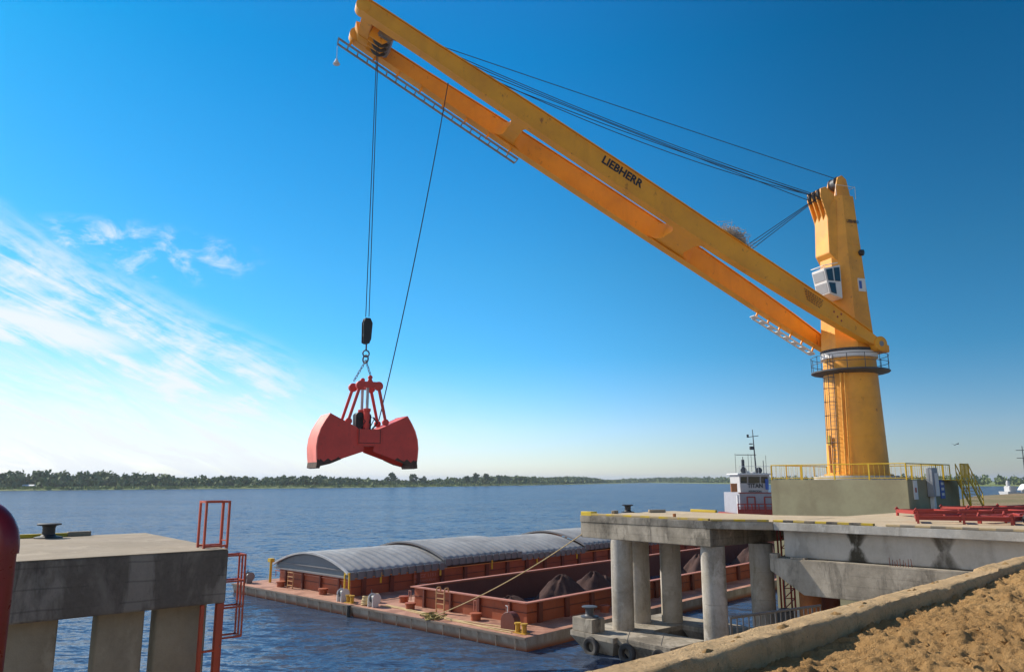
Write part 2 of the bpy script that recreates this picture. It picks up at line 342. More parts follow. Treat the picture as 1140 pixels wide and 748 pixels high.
mx = m.n("ShaderNodeMixShader"); m.t.links.new(m.math('MINIMUM', m.math('ADD', m.math('MULTIPLY', fr0.outputs[0], .8), .02), .36), mx.inputs[0])   # choppy water never turns into a full mirror
m.t.links.new(df.outputs[0], mx.inputs[1]); m.t.links.new(gl.outputs[0], mx.inputs[2])
m.t.links.new(mx.outputs[0], m.t.nodes['Material Output'].inputs['Surface']); M['water'] = m.m

# ------------------------------------------------------------------ dock axes
U, W = D2(49), D2(-41)          # along the quay / away over the river
BU, BW = D2(42), D2(-47)        # along the barges / across them

# ------------------------------------------------------------------ river, banks, land
def sheet(name, pts, m, kind='structure'):
    b = MB(); b.add(pts, [tuple(range(len(pts)))]); o = b.build(name, m, smooth=False, org=(pts[0][0], pts[0][1], pts[0][2]))
    for p in o.data.polygons:
        if p.normal.z < 0: o.data.flip_normals(); break
    return tag(o, kind=kind)
sheet('river_water', [(-9000,-60,0), (14000,-60,0), (14000,16000,0), (-9000,16000,0)], M['water'])
SH = [(-900,250),(-620,500),(-417,668),(-330,760),(-180,905),(-60,1120),(110,1500),(330,2150),(700,3050),(1150,4300),(2300,6500),(6000,9500)]
def along(pts, step):
    out = []
    for (x0, y0), (x1, y1) in zip(pts[:-1], pts[1:]):
        L = math.hypot(x1-x0, y1-y0); k = max(1, int(L/step))
        for i in range(k): t = i/k; out.append((x0+(x1-x0)*t, y0+(y1-y0)*t, (x1-x0)/L, (y1-y0)/L))
    return out
def bank(name, pts, depth, side):
    v = []; f = []
    P = along(pts, 25); n = len(P)
    for i, (x, y, dx, dy) in enumerate(P):
        nx, ny = -dy*side, dx*side; j = random.uniform(-3, 3)
        for d, z in ((j, -.3), (4+j, .9), (14, 1.5), (depth, 2.2)): v.append((x+nx*d, y+ny*d, z))
    for i in range(n-1):
        for k in range(3): f.append((i*4+k, (i+1)*4+k, (i+1)*4+k+1, i*4+k+1))
    b = MB(); b.add(v, f); o = b.build(name, M['bank'], smooth=False, org=v[0])
    up = sum(p.normal.z for p in o.data.polygons)
    if up < 0: o.data.flip_normals()
    return tag(o, kind='structure')
bank('far_bank', SH, 3000, 1)
SH2 = [(300,3300),(520,1700),(640,1190),(800,1060),(1300,1000),(2600,900)]
bank('downstream_bank', SH2, 2500, 1)

def clumps(centres, per, size, flat=.75):
    """many small leaf-clump faces in a crown volume; centres: list of (x,y,z,rx,rz)"""
    vs = []; 
    C = np.array(centres); n = len(C)*per
    c = np.repeat(C, per, axis=0)
    d = rng.normal(size=(n, 3)); d /= np.linalg.norm(d, axis=1)[:, None]; r = rng.random(n)**.42
    p = c[:, :3]+d*r[:, None]*np.stack([c[:, 3], c[:, 3], c[:, 4]], 1)
    a = rng.normal(size=(n, 3)); a /= np.linalg.norm(a, axis=1)[:, None]
    b = np.cross(a, rng.normal(size=(n, 3))); b /= np.linalg.norm(b, axis=1)[:, None]
    s = size*rng.uniform(.6, 1.4, n)[:, None]*np.sqrt(c[:, 3:4]/4.)
    q = np.stack([p-a*s-b*s*flat, p+a*s-b*s*flat*.7, p+a*s*.8+b*s*flat, p-a*s*.7+b*s*flat], 1).reshape(-1, 3)
    f = np.arange(n*4).reshape(-1, 4)
    return q, f
def leafmesh(name, q, f, m, org, parent=None):
    me = bpy.data.meshes.new(name); me.from_pydata((q-np.array(org)).tolist(), [], f.tolist()); me.materials.append(m)
    o = bpy.data.objects.new(name, me); COL.objects.link(o)
    if parent is None: o.location = org
    else: o.parent = parent
    ORG[o] = Vector(org); return o
cen = []; reed = []
for (x, y, dx, dy) in along(SH, 5.5):
    D = math.hypot(x, y)
    if D > 5200: continue
    if D > 1300 and random.random() > 1300/D: continue
    nx, ny = -dy, dx
    hmod = 1+.25*math.sin(x*.013)+.18*math.sin(x*.031+1)
    for row, (dd, hh) in enumerate(((24, 5.0), (38, 8.0), (54, 9.8), (72, 10.6))):
        if row == 0 and random.random() < .3: continue
        if random.random() < .06: continue
        h = hh*hmod*random.uniform(.72, 1.18); rx = random.uniform(4., 7.2)
        px, py = x+nx*(dd+random.uniform(-8, 8)), y+ny*(dd+random.uniform(-8, 8))
        if D > 1300: rx *= 1.7
        cen.append((px, py, 1.6+h*.55, rx, h*.5))
        for q in range(2): cen.append((px+random.uniform(-3, 3), py+random.uniform(-3, 3), 1.6+h*random.uniform(.45, .8), rx*.5, h*.28))
    if D < 1500:
        for q in range(6):
            dd = random.uniform(5, 22); reed.append((x+nx*dd+random.uniform(-3, 3), y+ny*dd, 1.6, random.uniform(1.8, 4.5), random.uniform(.6, 1.9)))
for (x, y, dx, dy) in along(SH2, 8):
    if y > 2600: continue
    for dd, hh in ((30, 8), (55, 12), (80, 14)):
        h = hh*random.uniform(.7, 1.2); cen.append((x-dy*dd+random.uniform(-6, 6), y+dx*dd+random.uniform(-6, 6), 1.6+h*.55, random.uniform(5, 8), h*.52))
q, f = clumps(cen, 40, 1.25)
tag(leafmesh('riverside_wood', q, f, M['leaf'], (cen[0][0], cen[0][1], 0)), 'low dark green woodland lining the far bank of the river', 'woodland', kind='stuff')
q, f = clumps(reed, 26, .8)
tag(leafmesh('bank_reeds', q, f, M['reed'], (reed[0][0], reed[0][1], 0)), 'pale green reeds and low scrub at the foot of the far woodland', 'reeds', kind='stuff')

# individual trees standing out of the far tree line: distance y, photo direction x/y, height
def far_tree(xy, h, wdt, label, seed):
    x, y = xy; r = random.Random(seed)
    t = thing('riverside_tree', (x, y, 1.5), label, 'tree', 'trees standing out of the far tree line')
    b = MB(); b.tube((x, y, 1.2), (x+.3, y, 1.5+h*.55), h*.022, 7, h*.010)
    for k in range(5):
        a = r.uniform(0, 6.28); z0 = 1.5+h*r.uniform(.3, .5)
        b.tube((x+.1, y, z0), (x+math.cos(a)*wdt*.55, y+math.sin(a)*wdt*.55, z0+h*.25), h*.009, 5, .05)
    b.build('trunk', M['bark'], t)
    cs = []
    for k in range(13):
        a = r.uniform(0, 6.28); rr = wdt*r.uniform(.1, .75); zz = 1.5+h*r.uniform(.34, .86)
        k2 = 1-abs((zz-1.5)/h-.55)*.9
        cs.append((x+math.cos(a)*rr*k2, y+math.sin(a)*rr*k2, zz, wdt*r.uniform(.25, .42), h*r.uniform(.09, .16)))
    q, f = clumps(cs, 60, .95); leafmesh('crown', q, f, M['leaf2'], tuple(ORG[t]), t)
    return t
def dirpt(px, D): return ((px-570)/850*1.0*D*1.017, D)
TREES = [(440, 1010, 19, 9, 'tall broad tree on the far bank just below the right grab shell'),
 (463, 1030, 17.5, 8, 'rounded tree on the far bank just right of the grab, before a gap'),
 (474, 1045, 15, 6, 'narrow tree on the far bank close right of the rounded one beyond the grab'),
 (521, 1120, 15, 5, 'thin tree leading the tall clump in the middle of the far bank'),
 (531, 1130, 20, 7, 'tallest tree of the clump in the middle of the far bank'),
 (542, 1150, 19, 8, 'wide dark tree in the centre of the clump in the middle of the far bank'),
 (556, 1180, 17, 5.5, 'slim tree closing the clump in the middle of the far bank on its right'),
 (578, 1260, 13.5, 8, 'low spreading tree right of the tall clump on the far bank'),
 (112, 720, 13.2, 6.5, 'rounded tree above the woodland midway between left quay bollard and ladder'),
 (47, 700, 12.8, 7, 'bushy tree above the woodland beyond the left quay bollard'),
 (239, 800, 13, 5, 'small peaked tree in the woodland straight above the red ladder frame')]
for i, (px, D, h, wd, lb) in enumerate(TREES): far_tree(dirpt(px, D+30), h*.93, wd, lb, i)
# small far house
hx, hy = dirpt(50, 690)
t = thing('far_house', (hx, hy, 1.6), 'tiny white roofed house in front of the woodland on the far left bank', 'house')
b = MB(); b.box((hx-5, hy-2, 1.2), (10,0,0), (0,5,0), (0,0,2.6)); b.build('wall', M['grey_paint'], t)
b = MB(); b.prism([(hx-6,hy-2.6,3.82),(hx-6,hy+3.6,3.82),(hx-6,hy+.5,4.9)], (12,0,0)); b.build('roof', M['signwhite'], t)

# land at river level on our side
CO = V(.61, 5.76, 0); CU = D2(46.2); CN = V(CU.y, -CU.x, 0)      # curb line, CN points to the sand side
def CP(a, n, z): q = CO+CU*a+CN*n; return V(q.x, q.y, z)
gp = [CP(-60, .3, 6.95), CP(31.5, .3, 6.95), (22.6, 28.4, 6.95), (26.2, 49.4, 6.95), (32.2, 56.0, 6.95), (40, 72, 6.95), (60, 101, 6.95), (76, 118, 6.95), (260, 175, 6.95), (900, 300, 6.95), (2500, 100, 6.95), (2500, -2500, 6.95), (-2500, -2500, 6.95)]
b = MB(); top = [Vector(q) for q in gp]; b.prism(top, (0, 0, -9)); o = b.build('ground', M['earth'], smooth=False, org=(0, 0, 6.95)); tag(o, kind='structure')

# rough sand in front of the camera, real clods
def fbm2(x, y, seed, octs, base, gain=.55):
    r = np.random.default_rng(seed); out = np.zeros_like(x); amp = 1.; fr = base
    for o_ in range(octs):
        T = r.random((256, 256)); th = r.random()*6.28
        xx = (x*math.cos(th)-y*math.sin(th))*fr; yy = (x*math.sin(th)+y*math.cos(th))*fr
        xi = np.floor(xx).astype(int); yi = np.floor(yy).astype(int); fx = xx-xi; fy = yy-yi
        fx = fx*fx*(3-2*fx); fy = fy*fy*(3-2*fy); g = lambda a, b: T[a % 256, b % 256]
        out += amp*((g(xi, yi)*(1-fx)+g(xi+1, yi)*fx)*(1-fy)+(g(xi, yi+1)*(1-fx)+g(xi+1, yi+1)*fx)*fy-.5)
        amp *= gain; fr *= 2.03
    return out
na, nb = 760, 420
A = np.linspace(-2, 19, na); B = np.concatenate([np.linspace(.3, 7.5, nb-60), np.linspace(7.6, 30, 60)])
AA, BB = np.meshgrid(A, B, indexing='ij')
hh = .08*fbm2(AA, BB, 1, 3, .4)+.055*np.abs(fbm2(AA, BB, 2, 5, 2.9, .7))+.05*fbm2(AA, BB, 3, 3, 6.5, .75)+.045*np.abs(fbm2(AA, BB, 8, 2, 15., .7))
cl_ = fbm2(AA, BB, 4, 3, 3.4); hh += .10*np.clip(cl_-.2, 0, 1)
zz = 7.545+.003*np.clip(AA,0,12)+hh-.02+.045*np.clip(BB-1.2, 0, 4)*0+.10*np.exp(-((AA-9.)/2.2)**2)*np.exp(-(BB-1.0)**2)
edge = np.clip((BB-.35)/.4, 0, 1); zz -= .03*(1-edge)
PX = CO.x+CU.x*AA+CN.x*BB; PY = CO.y+CU.y*AA+CN.y*BB
vs = np.stack([PX, PY, zz], -1).reshape(-1, 3); idx = np.arange(na*nb).reshape(na, nb)
f = np.stack([idx[:-1, :-1], idx[1:, :-1], idx[1:, 1:], idx[:-1, 1:]], -1).reshape(-1, 4)
me = bpy.data.meshes.new('sand'); me.from_pydata(vs.tolist(), [], f.tolist()); me.materials.append(M['sand'])
so = bpy.data.objects.new('sand', me); COL.objects.link(so); tag(so, kind='structure')
if me.polygons[0].normal.z < 0: me.flip_normals()
me.shade_smooth()
# loose clods on the sand
b = MB()
for i in range(900):
    a_, n_ = random.uniform(-1, 17), random.uniform(.6, 6.5); s = random.uniform(.008, .042)*(1 if random.random() < .9 else 1.6)
    z_ = float(zz[int((a_+2)/21*(na-1)), int((n_-.5)/7*(nb-61))]); c0 = CP(a_, n_, z_+s*.3)
    vs_ = [c0+V(random.uniform(.6, 1.2)*x*s, random.uniform(.6, 1.2)*y*s, random.uniform(.6, 1.)*z*s) for x, y, z in ((1,0,0),(-1,0,0),(0,1,0),(0,-1,0),(0,0,1),(0,0,-1),(.7,.7,.5),(-.7,.6,.4))]
    b.add(vs_[:6], [(0,2,4),(2,1,4),(1,3,4),(3,0,4),(2,0,5),(1,2,5),(3,1,5),(0,3,5)])
tag(b.build('sand_clods', M['sand'], smooth=False), 'loose lumps of damp brown sand scattered over the ground', 'sand lumps', kind='stuff')
# curb wall with worn top
ca = np.arange(-9, 30.01, .05); prof = [(.36, -.75), (.36,-.3), (.355,-.2), (.355,-.12), (.35, -.04), (.32, -.0), (.24, .0), (.18, .0), (.12, 0), (.06, .0), (0., -.03), (-.02, -.14), (-.02, -1.2), (-.02, -9.)]
b = MB(); vs = []; 
na_ = len(ca)
nzt = fbm2(np.repeat(ca[:, None], len(prof), 1), np.repeat(np.arange(len(prof))[None, :]*.09, na_, 0), 9, 5, 3.2, .6)
for i, a_ in enumerate(ca):
    step = .035 if a_ > 8.6 else 0.
    for j, (n_, z_) in enumerate(prof):
        k = nzt[i, j]; lo = .02 if 1 <= j <= 11 else .01
        vs.append(CP(a_, n_+k*.028, 7.7+z_+k*lo*1.3+step))
P_ = len(prof); fs = [(i*P_+j, (i+1)*P_+j, (i+1)*P_+j+1, i*P_+j+1) for i in range(na_-1) for j in range(P_-1)]
b.add(vs, fs); o = b.build('curb_wall', M['curb'], sharp=55, org=(CO.x, CO.y, 7)); tag(o, 'long sandy concrete curb wall along the edge of the sand in front', 'curb')
# sand spilled on the curb
b = MB()
for i in range(16):
    a_ = random.uniform(1, 11); n_ = random.uniform(.08, .26); s = random.uniform(.03, .09); c0 = CP(a_, n_, 7.695+(.035 if a_ > 8.6 else 0)); rr = []
    ring = []
    for k in range(12):
        t_ = k/12*6.283; ring.append(c0+CU*math.cos(t_)*s*random.uniform(1, 2.2)+CN*math.sin(t_)*s*random.uniform(.4, .9)+Z*-.01)
    b.add(ring+[c0+Z*s*.32], [(k, (k+1) % 12, 12) for k in range(12)])
tag(b.build('spilled_sand', M['sand']), 'small patches of sand spilled on top of the curb wall', 'sand', kind='stuff')

# ------------------------------------------------------------------ concrete column helper
def column(parent, c, z0, z1, r, m, n=28):
    b = MB(); b.lathe((c[0], c[1], 0), [(r, z0)]+[q for k in (1,2,3) for q in ((r, z0+(z1-z0)*k/4-.014), (r-.010 if k != 2 else r-.018, z0+(z1-z0)*k/4), (r+(.004 if k == 2 else 0), z0+(z1-z0)*k/4+.014))]+[(r, z1)], n); return b.build('column', m, parent, sharp=25)
def bollard(loc, label, s=1., mat='black', grp=None):
    t = thing('mooring_bollard', loc, label, 'bollard', grp); x, y, z = loc
    b = MB(); b.lathe(loc, [(.52*s, 0), (.52*s, .05*s), (.36*s, .09*s)], 20); b.build('base_plate', M[mat], t)
    b = MB(); b.lathe(loc, [(.30*s, .09*s), (.24*s, .16*s), (.235*s, .42*s), (.27*s, .50*s)], 20); b.build('post', M[mat], t)
    b = MB(); b.lathe(loc, [(.27*s, .50*s), (.44*s, .53*s), (.45*s, .58*s), (.40*s, .60*s)], 20); b.build('cap', M[mat], t)
    return t

# ------------------------------------------------------------------ left quay
Q = V(-8.33, 23.24, 0); QU = D2(48.8); QV = D2(-39.5)
def qp(u, v, z): p = Q+QU*u+QV*v; return V(p.x, p.y, z)
t = thing('concrete_quay', tuple(qp(-4, 3, 0)), 'dark stained concrete quay block on columns at the left edge of the view', 'quay')
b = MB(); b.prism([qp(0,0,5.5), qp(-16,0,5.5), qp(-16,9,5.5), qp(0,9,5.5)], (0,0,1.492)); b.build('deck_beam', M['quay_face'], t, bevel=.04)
b = MB(); b.prism([qp(-.015,.02,6.994), qp(-16,.02,6.994), qp(-16,8.98,6.994), qp(-.015,8.98,6.994)], (0,0,.012)); b.build('deck_surface', M['quaytop'], t)
def qcol(u, v, w_=1.45, d_=.6):
    b = MB(); c = .05
    pl = [(-w_/2+c,-d_/2),(w_/2-c,-d_/2),(w_/2,-d_/2+c),(w_/2,d_/2-c),(w_/2-c,d_/2),(-w_/2+c,d_/2),(-w_/2,d_/2-c),(-w_/2,-d_/2+c)]
    b.prism([qp(u+a, v+b_, -1) for a, b_ in pl], (0,0,6.5)); return b.build('column', M['column_tan'], t, bevel=.02)
for u in (-1.0, -2.62, -4.75, -7.2, -9.6): qcol(u, .95, 1.42 if u > -2 else 1.22)
for u in (-9.6, -14): qcol(u, 7.2)
b = MB(); b.box(qp(-16, 8.72, 7.006), QU*13.3, QV*.22, Z*.13); b.build('edge_kerb', M['hazard_yellow'], t, bevel=.02)
b = MB(); b.box(qp(-2.7, 8.70, 7.006), QU*.75, QV*.26, Z*.16); b.build('kerb_end', M['quaytop'], t, bevel=.02)
bollard((-16.2, 27.5, 7.0), 'black mooring bollard with a wide flat cap on the left quay', .85, grp='mooring bollards on the concrete quays')

# red ladder with safety frame at the quay corner
t = thing('cage_ladder', tuple(qp(.2, .5, 0)), 'red steel ladder with safety cage climbing the corner of the left quay', 'ladder')
def bars(parent, name, segs, r, m):
    b = MB()
    for p, q in segs:
        d = (Vector(q)-Vector(p)).normalized(); a = d.orthogonal().normalized() if abs(d.z) > .9 else d.cross(Z).normalized(); c = d.cross(a)
        b.cbox((Vector(p)+Vector(q))/2, (Vector(q)-Vector(p)), a*r*2, c*r*2)
    return b.build(name, m, parent, smooth=False)
lu = .14; v0, v1 = .62, 1.12
for v in (v0, v1): bars(t, 'rail', [(qp(lu, v, .3), qp(lu, v, 7.02 if v == v0 else 8.35))], .035, M['red'])
for i in range(23): bars(t, 'rung', [(qp(lu, v0, .6+.3*i), qp(lu, v1, .6+.3*i))], .016, M['red'])
for u in (-.28, ):
    pass
for (u, vv) in ((-.55, v0-.05), (lu, v0-.05), ):
    bars(t, 'frame_post', [(qp(u, vv, 7.01), qp(u, vv, 8.35))], .03, M['red'])
bars(t, 'frame_post', [(qp(-.55, v1, 7.01), qp(-.55, v1, 8.35))], .03, M['red'])
bars(t, 'top_frame', [(qp(-.58,v0-.05,8.35), qp(lu+.03,v0-.05,8.35)), (qp(-.58,v1,8.35), qp(lu+.03,v1,8.35)), (qp(-.55,v0,8.35), qp(-.55,v1,8.35)), (qp(lu,v0,8.35), qp(lu,v1,8.35))], .03, M['red'])
bars(t, 'foot_frame', [(qp(-.58,v0-.05,7.06), qp(lu+.03,v0-.05,7.06)), (qp(-.58,v1,7.06), qp(lu+.03,v1,7.06))], .03, M['red'])
for z in (6.75, 6.0, 5.25, 4.4): bars(t, 'cage_hoop', [(qp(lu,v0,z), qp(lu+.62,v0,z)), (qp(lu+.62,v0,z), qp(lu+.62,v1,z)), (qp(lu+.62,v1,z), qp(lu,v1,z))], .025, M['red'])
for v in (v0, (v0+v1)/2, v1): bars(t, 'cage_strip', [(qp(lu+.62, v, 4.4), qp(lu+.62, v, 6.75))], .022, M['red'])
for v in (-.02, ): bars(t, 'support_post', [(qp(-.15, .12, 0), qp(-.15, .12, 5.48))], .07, M['red'])
bars(t, 'support_post', [(qp(-.62, .12, 0), qp(-.62, .12, 5.48))], .05, M['red'])
for z in (1.4, 4.2): bars(t, 'bracket', [(qp(-.62, .12, z), qp(-.15, .12, z)), (qp(-.15, .12, z), qp(lu, v0, z))], .03, M['red'])

# red handrail close to the camera, standing on the curb
t = thing('red_handrail', (-1.75, 2.75, 7.6), 'thick glossy red tube handrail end, close to the camera at the left edge', 'handrail')
hx = V(-1.68, 2.62, 0); hd = V(-1, .12, 0).normalized()
pts = [V(hx.x, hx.y, 7.55), V(hx.x, hx.y, 8.78)]
for k in range(1, 9):
    a_ = k/8*math.pi/2; pts.append(V(hx.x, hx.y, 8.78)+Z*.12*math.sin(a_)+hd*.12*(1-math.cos(a_)))
pts += [pts[-1]+hd*.9]
b = MB(); b.path(pts[:2], .034, 14); b.build('post', M['handrail_red'], t)
b = MB(); b.path([pts[1]-Z*.02]+pts[1:], .040, 16); b.build('top_rail', M['handrail_red'], t)
b = MB(); p0 = V(hx.x, hx.y, 7.55)+hd*.085; b.path([p0, p0+Z*1.2], .026, 12); b.build('inner_post', M['handrail_red'], t)

# ------------------------------------------------------------------ right pier and access bridge
A_ = V(3.95,45.6,0); B_ = V(9.8,38.75,0); B2 = V(12.6,37.95,0); R_ = V(23.2,27.5,0)
def at(p, z): return V(p.x, p.y, z)
t = thing('concrete_pier', (9, 44, 0), 'weathered concrete mooring pier on round columns, its deck edge striped yellow and black', 'pier')
A2 = A_+U*8.7; C_ = B_+U*7.2
slab = [A_, B_, B2, B2+V(.02,0,0)+U*6.3, V(15.2,45.2,0), A2]
b = MB(); b.prism([at(p, 6.62) for p in slab], (0,0,.375)); b.build('deck_slab', M['concrete'], t, bevel=.02)
ins = [A_+U*.03-W*.03+V(0,0,0), B_-V(.02,0,0)+U*.02, B_+U*7.0, A_+U*8.2]
cap = [A_+V(.03,.02,0), B_+V(-.02,.05,0), B_+U*7.1, A_+U*8.5]
b = MB(); b.prism([at(p, 5.75) for p in cap], (0,0,.87)); b.build('cap_beam', M['concrete'], t, bevel=.03)
b = MB(); b.prism([at(p, 6.994) for p in [p+(V(10,43.5,0)-p)*.012 for p in slab]], (0,0,.01)); b.build('deck_surface', M['deck'], t)
for (x, y, r) in ((6.1,44.0,.6), (7.4,46.2,.6), (9.25,46.3,.6), (10.05,39.6,.6), (13.0,41.3,.6)):
    column(t, (x, y), .2, 5.75, r, M['column'])
# dashed kerb: yellow and black blocks
def kerb(parent, p, q, z, h, wd, step, ca_, cb_, inward, name='edge_kerb'):
    L = (q-p).length; d = (q-p)/L; k = int(L/step); b = MB(); o3 = ORG[parent]
    b.box(V(p.x, p.y, z)+inward*.004, d*(k*step), inward*wd, Z*h)
    m = Mat('banded_kerb', .75, 0, .3); n2 = m.noise(3, 6, .75); n3 = m.noise(.9, 4, .6)
    v = m.n("ShaderNodeVectorMath", operation='SUBTRACT'); m.set(v.inputs[0], m.tc); v.inputs[1].default_value = tuple(V(p.x, p.y, 0)-V(o3.x, o3.y, 0))
    dp = m.n("ShaderNodeVectorMath", operation='DOT_PRODUCT'); m.set(dp.inputs[0], v.outputs[0]); dp.inputs[1].default_value = tuple(d)
    fr_ = m.math('FRACT', m.math('ADD', m.math('DIVIDE', dp.outputs['Value'], step*2), m.math('MULTIPLY', m.math('SUBTRACT', n2, .5), .06)))
    c = m.mix(m.ramp(fr_, .49, .51), ca_, cb_); c = m.mix(m.ramp(n2, .5, .66, 0, .75), c, (.26,.22,.16)); c = m.mix(m.ramp(n3, .45, .6, 0, .5), c, (.34,.27,.17)); m.color(c)
    return b.build(name, m.m, parent, bevel=.012)
YE, BK, TN, GY = (.55,.38,.03), (.06,.055,.05), (.44,.33,.18), (.20,.175,.14)
M['kerb_faded'] = painted('faded_kerb', (.50,.38,.18), (.35,.27,.15), .8, .5, 2)
kerb(t, A_+(B_-A_)*.09, B_, 7.004, .11, .22, .62, YE, TN, U)
kerb(t, B_, B2, 7.004, .10, .22, .55, YE, TN, V(.2,1,0).normalized())
b = MB(); b.box(at(A_, 6.90)-W*.06, (B_-A_).normalized()*.85, U*.5, Z*.30); b.build('yellow_edge_block', M['hazard_yellow'], t, bevel=.02)
b = MB(); b.box(at(A_+U*8.45-(A_-B_).normalized()*1.6, 7.004), (B_-A_).normalized()*1.9, U*.2, Z*.16); b.build('yellow_rear_kerb', M['hazard_yellow'], t, bevel=.02)
b = MB(); b.cbox((8.5,41.0,7.13), U*.14, W*.10, Z*.28); b.build('marker_post', M['rust'], t)
bollard((7.25, 49.0, 7.0), 'black mooring bollard on the left end of the crane pier deck', .8, grp='mooring bollards on the concrete quays')

for (x_, y_, a_, lb) in ((6.2,47.2,30,'short grey timber block lying left of the bollard on the pier deck'), (9.0,48.6,75,'longer grey timber lying right of the bollard on the pier deck')):
    b = MB(); d_ = D2(a_); b.cbox((x_,y_,7.10), d_*(1.1 if a_ > 50 else .6), d_.cross(Z)*.22, Z*.18); tag(b.build('timber_block', M['quaytop'], bevel=.02, org=(x_,y_,7.004)), lb, 'timber')
# bridge to the shore
BD = (R_-B2).normalized(); BNn = V(-BD.y, BD.x, 0)   # BNn points away from the camera
if BNn.y < 0: BNn = -BNn
t = thing('access_bridge', (18, 36, 0), 'pale concrete access bridge with oil stains leading from the pier to the shore', 'bridge')
backp = [V(26.2,49.6,0), V(25.3,49.9,0), V(18.7,43.9,0), V(15.25,45.15,0)]
sl_ = [B2+BD*.03, R_] + [V(27.2,30.2,0)] + backp + [B2+BD*.03+U*6.25]
b = MB(); b.prism([at(p, 6.62) for p in sl_], (0,0,.375)); b.build('deck_slab', M['concrete_pale'], t, bevel=.02)
b = MB(); b.prism([at(p+(V(20,40,0)-p)*.01, 6.994) for p in sl_], (0,0,.01)); b.build('deck_surface', M['deck'], t)
def bp(s, n, z): q = B2+BD*s+BNn*n; return V(q.x, q.y, z)
b = MB(); b.box(bp(.25, .55, 5.36), BD*16, BNn*.8, Z*1.258); 
m = Mat('oil_stained_girder', .88, 0, .25); geo_ = m.tc
vm = m.n("ShaderNodeVectorMath", operation='SUBTRACT'); m.set(vm.inputs[0], geo_); vm.inputs[1].default_value = tuple(B2-V(18,36,0))
dp = m.n("ShaderNodeVectorMath", operation='DOT_PRODUCT'); m.set(dp.inputs[0], vm.outputs[0]); dp.inputs[1].default_value = tuple(BD); sc = dp.outputs['Value']
sz = m.n("ShaderNodeSeparateXYZ"); m.set(sz.inputs[0], geo_); zz_ = sz.outputs[2]
n1 = m.noise(.7, 7, .62); n2 = m.noise(7, 6, .7); n4 = m.noise(2.6, 5, .7, (1,1,.5)); st = m.noise(1.4, 6, .65, (1,1,.2), .3)
c = m.mix(m.ramp(n1, .35, .65), (.45,.43,.39), (.38,.35,.30)); c = m.mix(m.ramp(st, .5, .7, 0, .4), c, (.14,.125,.10)); c = m.mix(m.ramp(n2, .25, .75, 0, .3), c, (.60,.58,.54))
for s0, k0 in ((3.7, 1.0), (7.3, .85), (1.2, .25)):
    ds = m.math('ABSOLUTE', m.math('SUBTRACT', m.math('ADD', sc, m.math('MULTIPLY', m.math('SUBTRACT', n4, .5), .5)), s0))
    wz = m.math('ADD', m.math('MULTIPLY', m.math('ABSOLUTE', m.math('SUBTRACT', zz_, 6.02)), .55), .12)      # narrow waist, wide top and foot
    mk = m.ramp(m.math('DIVIDE', ds, wz), .75, 1.35, 1, 0)
    c = m.mix(m.math('MULTIPLY', m.math('MULTIPLY', mk, m.ramp(n4, .3, .55, .45, 1)), k0), c, (.055,.048,.035))
m.color(c); m.bump(n2, .5, .02); M['girder'] = m.m
b.build('girder', M['girder'], t, bevel=.03)
b = MB(); b.box(bp(.25, 5.2, 5.36), BD*15, BNn*.6, Z*1.258); b.build('girder', M['concrete_pale'], t, bevel=.03)
b = MB(); pf = [(-.25, 5.33), (12, 5.33), (12, 3.75), (1.35, 3.75), (-.25, 4.75)]
b.prism([bp(s, -.05, z) for s, z in pf], BNn*2.2); b.build('bearing_beam', M['concrete'], t, bevel=.03)
b = MB(); b.cbox(bp(-.05, .15, 5.43), BD*.4, BNn*.35, Z*.2); b.cbox(bp(1.1, .2, 5.37), BD*.7, BNn*.3, Z*.08); b.build('bearing_pad', M['concrete'], t, bevel=.01)
kerb(t, bp(0,0,0), bp(5, 0, 0), 7.004, .10, .25, .52, YE, BK, BNn)
kerb(t, bp(5.2,0,0), bp(14, 0, 0), 7.004, .09, .25, .6, TN, GY, BNn)
# abutment wall below the bridge end, part of bridge
b = MB(); b.box(bp(5.2, .6, -1), BD*.9, BNn*1.4, Z*4.75); b.build('column', M['column_tan'], t, bevel=.03)

# pile cap under the pier with sloping undersides
t = thing('pile_cap', (6.5, 43, 0), 'low grey concrete pile cap with sloping sides under the pier columns', 'pile cap')
c1 = V(5.85,43.6,0)
def pc(u, v, z): q = c1+U*u+W*v; return V(q.x, q.y, z)
def trap(u0,u1,v0,v1,z0,z1,i): 
    return [pc(u0+i,v0+i,z0), pc(u1-i,v0+i,z0), pc(u1-i,v1-i,z0), pc(u0+i,v1-i,z0)], [pc(u0,v0,z1), pc(u1,v0,z1), pc(u1,v1,z1), pc(u0,v1,z1)]
b = MB(); lo, hi = trap(-1.9,6.2,-1.2,1.9,-.6,.75,.9); b.prism(lo, Z, top=hi); b.prism(hi, Z*.25); b.build('cap_body', M['concrete'], t, sharp=20)
b = MB(); lo, hi = trap(-1.6,1.25,-4.6,-1.2,-.6,.75,.75); b.prism(lo, Z, top=hi); b.prism(hi, Z*.249); b.build('cap_arm', M['concrete'], t, sharp=20)
b = MB(); lo, hi = trap(3.9,6.21,-5.2,-1.2,-.6,.75,.75); b.prism(lo, Z, top=hi); b.prism(hi, Z*.249); b.build('cap_arm', M['concrete'], t, sharp=20)
b = MB(); b.box(pc(-1.85, .3, 1.002), U*1.0, W*1.5, Z*.7); b.build('bollard_plinth', M['concrete'], t, bevel=.03)
b = MB(); b.box(pc(2.6, 1.0, 1.002), U*1.0, W*1.0, Z*.7); b.build('bollard_plinth', M['concrete'], t, bevel=.03)
for (u, v, z, lb) in ((-1.3, 1.0, 1.702, 'dark cleat bollard on the nearest concrete block beside the front pier column'), (3.1, 1.5, 1.702, 'dark cleat bollard on the low block between the two rear pier columns')):
    bollard(tuple(pc(u, v, z)), lb, .95, 'dark_steel', grp='bollards on the pile cap')
